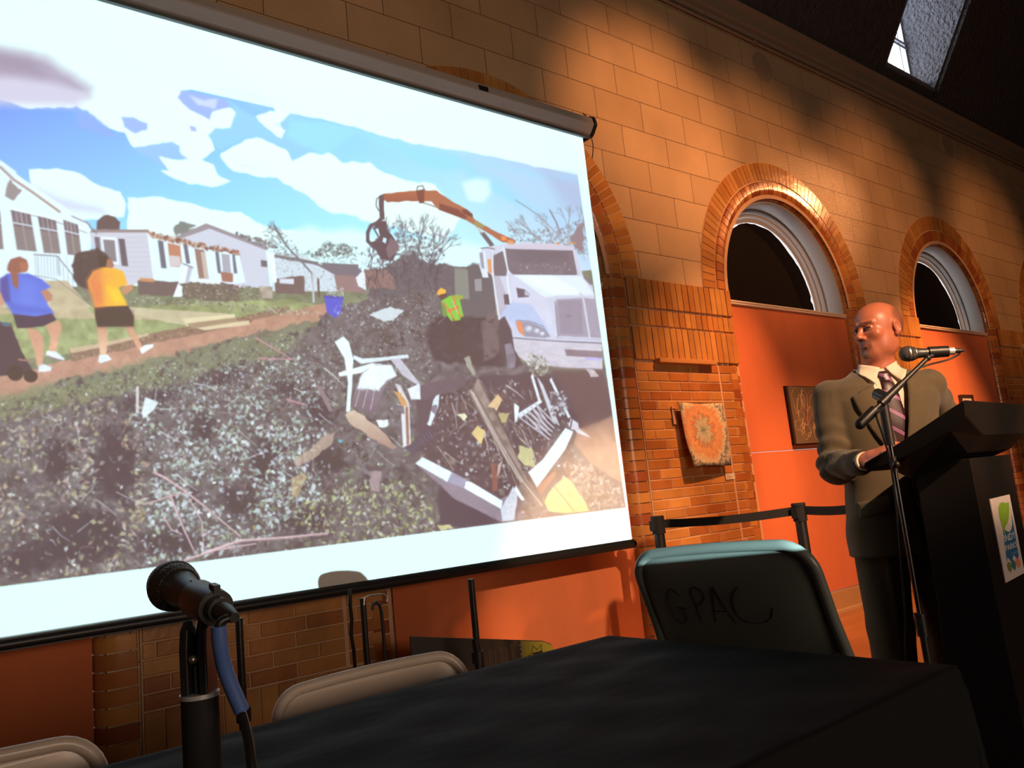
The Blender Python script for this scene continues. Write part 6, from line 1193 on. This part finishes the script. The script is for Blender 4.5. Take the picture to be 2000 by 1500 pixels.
# body: one continuous skin from head to feet, finer in head and hand
h1 = .0025; G = grid((-.125, -.16, 1.43), (.155, .115, 1.83), h1); d = head_sdf(G)
nk = cap_(G, (0, .014, 1.38), (.026, -.006, 1.60), .067, .062); d = smin(d, nk, .022); d = smin(d, loftf(G, [(1.30, .17, .09, 0), (1.44, .14, .075, .0), (1.475, .07, .06, .01), (1.50, .05, .05, .01)]), .02)
headm = net_obj('head', d, G, h1, M_skin, man, head_col)
def hand_sdf(G, w, k, up, s, curl=.5):
    """w wrist, k knuckle direction, up back-of-hand normal, s=+1 thumb on the +side axis"""
    k = nrm(k); up = nrm(up - k * (up @ k)); sd = nrm(np.cross(k, up)) * s; pal = w + k * .05
    F = lambda u, v, t: w + k * u + sd * v + up * t
    d = cap_(G, w - k * .02, F(.03, 0, 0), .026, .026); R = np.stack([k, sd, up], 1)
    d = smin(d, ell(G, F(.055, .0, 0), (.050, .041, .0165), R), .015)
    for v, L_, c_ in ((.030, .070, .9), (.010, .078, 1.0), (-.011, .073, 1.05), (-.031, .058, 1.15)):
        a = F(.088, v, .002); c = curl * c_; ang = 0; p = a
        for q, (f, rr_) in enumerate(((.45, .0095), (.30, .0085), (.25, .0078))):
            ang += c * (.45 if q == 0 else .75); nx = p + (k * math.cos(ang) - up * math.sin(ang)) * L_ * f + sd * v * .05; d = smin(d, cap_(G, p, nx, rr_, rr_ * .93), .0035); p = nx
    a = F(.015, .030, -.004); b = F(.045, .055, -.012); c = F(.075, .060, -.022); d = smin(d, cap_(G, a, b, .0135, .0115), .008); d = smin(d, cap_(G, b, c, .0105, .0085), .004); return d
vR = nrm(hR - wR); upn = np.array((0, 0, 1.))
def hand_mesh(w, k, up, s, curl, e):
    lo, hi = w - .15, w + .15; G = grid(lo, hi, .0025); d = hand_sdf(G, w, k, up, s, curl); d = smin(d, cap_(G, e, w, .042, .027), .012)
    d = np.maximum(d, cap_(G, e + (w - e) * .6, w + k * .13, .12)); return net_obj('hand', d, G, .0025, M_skin, man, lambda P: np.tile(np.array((.46, .16, .10)), (len(P), 1)))
kR = nrm(vR); hm = hand_mesh(wR, kR, upn + .5 * nrm(np.array((-.6, -.6, 0))), 1, .55, eR)
hm2 = hand_mesh(wL, nrm(hL - wL), upn, -1, .45, eL)
h2 = .009; G = grid((-.46, -.42, .0), (.46, .32, 1.50), h2)
d = loftf(G, [(.86, .155, .10, .01), (1.05, .145, .095, 0), (1.25, .16, .105, 0), (1.40, .17, .095, 0), (1.45, .13, .075, 0), (1.48, .06, .06, .01)])
for s, S_, E_, W_ in ((-1, sR, eR, wR), (1, sL, eL, wL)):
    d = smin(d, cap_(G, S_ + np.array((-.02 * s, 0, -.02)), E_, .052, .043), .03); d = smin(d, cap_(G, E_, W_ + (E_ - W_) * .15, .043, .028), .012)
    d = smin(d, cap_(G, (s * .09, .01, .90), (s * .115, -.005, .49), .082, .055), .03); d = smin(d, cap_(G, (s * .115, -.005, .49), (s * .125, .02 + AY[s], .09), .052, .036), .015)
    d = smin(d, cap_(G, (s * .125, .03 + AY[s], .045), (s * .145, -.13 + AY[s], .035), .035, .028), .02)
bodym = net_obj('torso', d, G, h2, M_skin, man, lambda P: np.tile(np.array((.46, .16, .10)), (len(P), 1)))
body = merge([headm, hm, hm2, bodym], 'body')
bm = nb()    # eyes
def hp(x, y, z): return Vector((HC[0] + ch_ * x - sh_ * y, HC[1] + sh_ * x + ch_ * y, HC[2] + z))
M_eye = mat('eye_white', (.35, .28, .24), .2); M_iris = mat('iris', (.02, .012, .01), .15)
for s in (-1, 1):
    bm = nb(); sph(bm, hp(s * .031, -.0790, .0075), .0115, seg=20); eo = fin(bm, 'eye', M_eye, man, smooth=True)
    bm = nb(); q = hp(s * .031 + .0035 , -.0790 - .0098, .0078); sph(bm, q, .0052, (1, 1, 1), seg=16); fin(bm, 'iris', M_iris, eo, smooth=True)
    bm = nb(); tube(bm, [hp(s * .031 + u, -.0915 + abs(u) * .32 + (.0 if u * s < 0 else .001), .0135 - abs(u) * .22) for u in (-.016, -.008, 0, .008, .016)], .0028, 8); fin(bm, 'eyelid', mat('eyelid_skin', (.42, .16, .10), .5), eo, smooth=True)
# ------------- shirt, tie
M_shirt = mat('cream_shirt_cotton', (.80, .66, .52), .75, bump=.1, bscale=40)
TOR = [(.76, .212, .142, .005), (.90, .204, .140, .005), (1.04, .186, .130, 0), (1.14, .184, .128, 0), (1.28, .202, .134, 0), (1.38, .214, .126, 0), (1.435, .208, .110, 0), (1.465, .165, .094, .004), (1.49, .115, .080, .010), (1.52, .074, .070, .012)]
h3 = .006; G = grid((-.20, -.17, 1.0), (.20, .14, 1.53), h3); sh = loftf(G, [(z, a - .022, b - .014, y) for z, a, b, y in TOR if z > .95]); net_obj('shirt', sh, G, h3, M_shirt, man)
def stripe_mat():
    m = mat('striped_tie_silk', (.035, .012, .016), .35, spec=.5); nt = m.node_tree; N = nt.nodes; L = nt.links; tc = N.new('ShaderNodeTexCoord'); sx = N.new('ShaderNodeSeparateXYZ'); L.new(tc.outputs['Object'], sx.inputs[0])
    def M(op, a, b=None, c=None):
        n = N.new('ShaderNodeMath'); n.operation = op
        for i, v in enumerate((a, b, c)):
            if v is None: continue
            if isinstance(v, (int, float)): n.inputs[i].default_value = v
            else: L.new(v, n.inputs[i])
        return n.outputs[0]
    s = M('FRACT', M('MULTIPLY', M('ADD', sx.outputs[2], M('MULTIPLY', sx.outputs[0], .72)), 14.0)); w = M('MULTIPLY', M('GREATER_THAN', s, .30), M('LESS_THAN', s, .50)); w2 = M('MULTIPLY', M('GREATER_THAN', s, .385), M('LESS_THAN', s, .415)); w3 = M('SUBTRACT', w, w2)
    s2 = M('MULTIPLY', M('GREATER_THAN', s, .72), M('LESS_THAN', s, .78))
    mx = N.new('ShaderNodeMix'); mx.data_type = 'RGBA'; mx.inputs[6].default_value = (.045, .013, .018, 1); mx.inputs[7].default_value = (.40, .15, .33, 1); L.new(w3, mx.inputs[0])
    L.new(mx.outputs[2], N['Principled BSDF'].inputs['Base Color']); return m
M_tie = stripe_mat()
def ysurf(tab, x, z, off):
    t = np.array(tab); a = np.interp(z, t[:, 0], t[:, 1]); b = np.interp(z, t[:, 0], t[:, 2]); yc = np.interp(z, t[:, 0], t[:, 3]); q = max(0, 1 - abs(x / (a)) ** 2.5); return yc - (b + off) * q ** (1 / 2.5)
bm = nb(); rows = []
for j in range(25):
    z = 1.452 - .36 * j / 24; hw = .022 + .031 * min(1, j / 20); rows.append([bm.verts.new((hw * u, ysurf(TOR, 0, z, -.010) - .004 * (1 - u * u) + .002, z)) for u in np.linspace(-1, 1, 7)])
for a, b in zip(rows, rows[1:]):
    for k in range(6): bm.faces.new((a[k], b[k], b[k + 1], a[k + 1]))
tie = fin(bm, 'tie', M_tie, man, smooth=True, angle=180); md = tie.modifiers.new('s', 'SOLIDIFY'); md.thickness = .004; md.offset = 0
G = grid((-.04, -.16, 1.42), (.04, -.04, 1.51), .003); yk = ysurf(TOR, 0, 1.455, -.010)
kn = loftf([G[0], G[1] - yk, G[2]], [(1.432, .013, .010, -.004), (1.445, .019, .014, -.004), (1.475, .024, .016, .006), (1.485, .020, .012, .010)]); net_obj('tie_knot', kn, G, .003, M_tie, man)
# collar: band round the neck and two pointed leaves
bm = nb(); rows = []
for a in np.linspace(0, 2 * math.pi, 41)[:-1]:
    x, y = math.sin(a), -math.cos(a); fr = .5 + .5 * math.cos(a); r = .066; z0 = 1.47 - .006 * fr; z1 = 1.532 - .034 * fr
    rows.append([bm.verts.new((x * .080, .012 + y * .084, z0)), bm.verts.new((x * (.070), .012 + y * .074, z1)), bm.verts.new((x * .074, .012 + y * .079, z1 - .002)), bm.verts.new((x * (.086 + .004 * (1 - fr)), .012 + y * (.092), z0 + .004))])
for k in range(40):
    a, b = rows[k], rows[(k + 1) % 40]
    for q in range(3): bm.faces.new((a[q], b[q], b[q + 1], a[q + 1]))
o = fin(bm, 'shirt_collar', M_shirt, man, smooth=True, angle=180); md = o.modifiers.new('s', 'SOLIDIFY'); md.thickness = .003
for s in (-1, 1):
    bm = nb(); n = 8; rows = []
    for j in range(n + 1):
        t_ = j / n; a = (s * (.010 + .064 * t_), 1.500 + .026 * t_); b = (s * (.052 + .038 * t_), 1.428 + .052 * t_ ** .8)
        row = []
        for i in range(7):
            u = i / 6; x = a[0] + (b[0] - a[0]) * u; z = a[1] + (b[1] - a[1]) * u; ring = .012 - math.sqrt(max(0, .081 ** 2 - (x * .95) ** 2)); y = ring * (1 - u) + min(ysurf(TOR, x, z, -.004), ring) * u - .004; row.append(bm.verts.new((x, y - .004 - .010 * u, z)))
        rows.append(row)
    for a, b in zip(rows, rows[1:]):
        for k in range(6): bm.faces.new((a[k], b[k], b[k + 1], a[k + 1]))
    o = fin(bm, 'collar_leaf', M_shirt, man, smooth=True, angle=180); md = o.modifiers.new('s', 'SOLIDIFY'); md.thickness = .003; md.offset = 0
# ------------- jacket
M_suit = mat('grey_brown_wool', (.130, .096, .056), .85, var=.12, vscale=9, bump=.25, bscale=260, sheen=.2, spec=.25)
h4 = .005; lo = np.minimum.reduce([eR, wR, (-.3, -.2, .76)]) - .09; hi = np.maximum.reduce([eL, wL, (.3, .2, 1.5)]) + .09; lo[2] = .72; hi[2] = 1.54
G = grid(lo, hi, h4)
def wr(G, f, ph): return np.sin(G[0] * f + 3 * np.sin(G[2] * 7 + ph)) * np.sin(G[2] * f * 1.3 + ph + 2 * np.sin(G[1] * 11))
j = loftf(G, TOR) - .0035 * wr(G, 15, .5)
j = smin(j, ell(G, (-.145, .0, 1.43), (.105, .082, .045)), .02); j = smin(j, ell(G, (.145, .0, 1.43), (.105, .082, .045)), .02)
for S_, E_, W_, s in ((sR, eR, wR, -1), (sL, eL, wL, 1)):
    up_ = cap_(G, S_ + np.array((0, 0, -.01)), E_, .066, .057); fo = cap_(G, E_, W_, .060, .042)
    dE = np.sqrt((G[0] - E_[0]) ** 2 + (G[1] - E_[1]) ** 2 + (G[2] - E_[2]) ** 2); ax = nrm(E_ - S_); al = (G[0] - S_[0]) * ax[0] + (G[1] - S_[1]) * ax[1] + (G[2] - S_[2]) * ax[2]
    al2 = (G[0] - E_[0]) * (W_ - E_)[0] + (G[1] - E_[1]) * (W_ - E_)[1] + (G[2] - E_[2]) * (W_ - E_)[2]
    sl = smin(up_, fo, .018); sl = sl - .0085 * np.exp(-(dE / .14) ** 2) * np.sin(al * 95 + 3.0 * np.sin(G[1] * 16 + G[0] * 10)) - .0045 * np.sin(al * 40 + G[0] * 30 + s) * np.exp(-(dE / .22) ** 2) - .0035 * np.sin(al2 * 190 + 8 * G[2]) * (al2 > .012)
    wcut = (G[0] - W_[0]) * nrm(W_ - E_)[0] + (G[1] - W_[1]) * nrm(W_ - E_)[1] + (G[2] - W_[2]) * nrm(W_ - E_)[2]; sl = np.maximum(sl, wcut + .002); j = smin(j, sl, .016)
wV = .086 * np.clip((G[2] - 1.115) / .37, 0, 1.15) + .001; vcut = np.maximum(np.abs(G[0] - .006 * 0) - wV, G[1] + .012); vcut = np.maximum(vcut, 1.115 - G[2]); j = smax(j, -vcut, .006)
j = smax(j, -np.maximum(ell(G, (0, -.005, 1.53), (.082, .084, .075)), -1), .006)
jk = smax(j, -np.maximum(np.abs(G[0] - .012 - .16 * np.clip(.98 - G[2], 0, 1) * 1.2) - .001 - .20 * np.clip(.96 - G[2], 0, 1), G[1] + .06), .008)
jk = np.maximum(jk, .775 - G[2]); jk = np.maximum(jk, -np.maximum(loftf(G, [(z, a - .012, b - .012, y) for z, a, b, y in TOR]), G[2] - .86))
jacket = net_obj('jacket', jk, G, h4, M_suit, man)
def drape(nm, pa, pb, m, off=.009, n=26, k=8, par=None, th=.006):
    """strip between two (x,z) polylines laid on the jacket front"""
    pa = np.array(pa, float); pb = np.array(pb, float)
    def rs(p): L_ = np.r_[0, np.cumsum(np.hypot(*np.diff(p, axis=0).T))]; return np.stack([np.interp(np.linspace(0, L_[-1], n), L_, p[:, i]) for i in (0, 1)], 1)
    A, B = rs(pa), rs(pb); bm = nb(); rows = []
    for a, b in zip(A, B):
        row = []
        for i in range(k + 1):
            u = i / k; x, z = a + (b - a) * u; y = ysurf(TOR, x, z, off + .004 * math.sin(math.pi * u)); z_ = z
            if z > 1.44: y = min(y, -.02 - (1.53 - z) * .5) if False else y
            row.append(bm.verts.new((x, y, z_)))
        rows.append(row)
    for a, b in zip(rows, rows[1:]):
        for q in range(k): bm.faces.new((a[q], b[q], b[q + 1], a[q + 1]))
    o = fin(bm, nm, m, jacket if par is None else par, smooth=True, angle=180); md = o.modifiers.new('s', 'SOLIDIFY'); md.thickness = th; md.offset = 0; return o
for s in (-1, 1):
    drape('lapel', [(s * .066, 1.432), (s * .052, 1.36), (s * .034, 1.27), (s * .010, 1.16), (s * .001, 1.112)], [(s * .148, 1.392), (s * .138, 1.345), (s * .105, 1.26), (s * .050, 1.16), (s * .006, 1.112)], M_suit)
    bm = nb(); rows = []      # jacket collar: from behind the neck down to the notch
    for a in np.linspace(0, 1, 14):
        ang = math.pi * (1 - a) * .97; x = math.sin(ang) * .086 if a < .75 else None
        if a < .72: t_ = a / .72; ph = math.pi * (1 - .62 * t_); xi, yi, zi = s * math.sin(ph) * .082, .012 - math.cos(ph) * .082, 1.515 - .030 * t_; xo, yo, zo = s * math.sin(ph) * .100, .012 - math.cos(ph) * .102, 1.470 - .010 * t_
        else:
            t_ = (a - .72) / .28; ph = math.pi * .38; x0, y0, z0 = s * math.sin(ph) * .082, .012 - math.cos(ph) * .082, 1.485; x1, z1 = s * .064, 1.428; xi = x0 + (x1 - x0) * t_; zi = z0 + (z1 - z0) * t_; yi = y0 * (1 - t_) + (ysurf(TOR, x1, z1, .006)) * t_
            X0, Y0, Z0 = s * math.sin(ph) * .100, .012 - math.cos(ph) * .102, 1.460; X1, Z1 = s * .122, 1.402; xo = X0 + (X1 - X0) * t_; zo = Z0 + (Z1 - Z0) * t_; yo = Y0 * (1 - t_) + (ysurf(TOR, X1, Z1, .006)) * t_
        rows.append([bm.verts.new((xi + (xo - xi) * u, yi + (yo - yi) * u - .004 * math.sin(math.pi * u), zi + (zo - zi) * u + .006 * math.sin(math.pi * u))) for u in np.linspace(0, 1, 6)])
    for a, b in zip(rows, rows[1:]):
        for q in range(5): bm.faces.new((a[q], b[q], b[q + 1], a[q + 1]))
    o = fin(bm, 'collar', M_suit, jacket, smooth=True, angle=180); md = o.modifiers.new('s', 'SOLIDIFY'); md.thickness = .005; md.offset = 0
M_btn = mat('brown_button', (.05, .03, .02), .3)
for z in (1.10, .985): bm = nb(); cyl(bm, (.008, ysurf(TOR, 0, z, .004), z), (.008, ysurf(TOR, 0, z, .0), z), .0105, seg=16); fin(bm, 'button', M_btn, jacket, smooth=True)
for s in (-1, 1): drape('pocket_flap', [(s * .075, 1.005), (s * .180, .985)], [(s * .075, .950), (s * .182, .925)], M_suit, .004, 14, 5, th=.005)
for k in range(3): p = wR + nrm(eR - wR) * (.03 + .016 * k) + np.array((-.012, .0, -.036)); bm = nb(); sph(bm, tuple(p), .0065, (1, 1, .6), seg=10); fin(bm, 'sleeve_button', M_btn, jacket, smooth=True)
for E_, W_ in ((eR, wR), (eL, wL)):
    ax = nrm(W_ - E_); bm = nb(); cyl(bm, Vector(W_ - ax * .02), Vector(W_ + ax * .012), .0365, .034, 24, cap=True); fin(bm, 'shirt_cuff', M_shirt, man, smooth=True)
# ------------- trousers, shoes
M_trs = mat('grey_brown_trouser_wool', (.115, .09, .062), .85, var=.12, vscale=9, bump=.2, bscale=260, spec=.25)
h5 = .007; G = grid((-.24, -.2, .03), (.24, .26, 1.03), h5)
t_ = loftf(G, [(.80, .178, .118, .008), (.90, .172, .116, .005), (1.02, .160, .108, 0)])
for s in (-1, 1):
    lg = cap_(G, (s * .086, .008, .86), (s * .112, -.004, .50), .104, .084); lg = smin(lg, cap_(G, (s * .112, -.004, .50), (s * .126, .012 + AY[s], .10), .084, .074), .02)
    lg = lg - .006 * np.exp(-((G[1] + .085) / .02) ** 2) * np.exp(-((G[0] - s * .11) / .012) ** 2) - .004 * np.sin(G[2] * 46 + 4 * np.sin(G[0] * 20)) * np.clip(.34 - G[2], 0, .3) * 3 - .003 * np.sin(G[0] * 60 + G[2] * 9)
    t_ = smin(t_, lg, .012)
t_ = np.maximum(t_, .05 - G[2]); net_obj('trousers', t_, G, h5, M_trs, man)
M_shoe = mat('black_shoe_leather', (.015, .012, .011), .3)
for s in (-1, 1):
    h6 = .005; G = grid((s * .13 - .07, -.24 + AY[s], -.005), (s * .13 + .07, .11 + AY[s], .13), h6); d = smin(ell(G, (s * .142, -.115 + AY[s], .030), (.048, .105, .042)), ell(G, (s * .128, .02 + AY[s], .045), (.040, .062, .055)), .03); d = np.maximum(d, -G[2] + .0015); net_obj('shoe', d, G, h6, M_shoe, man)
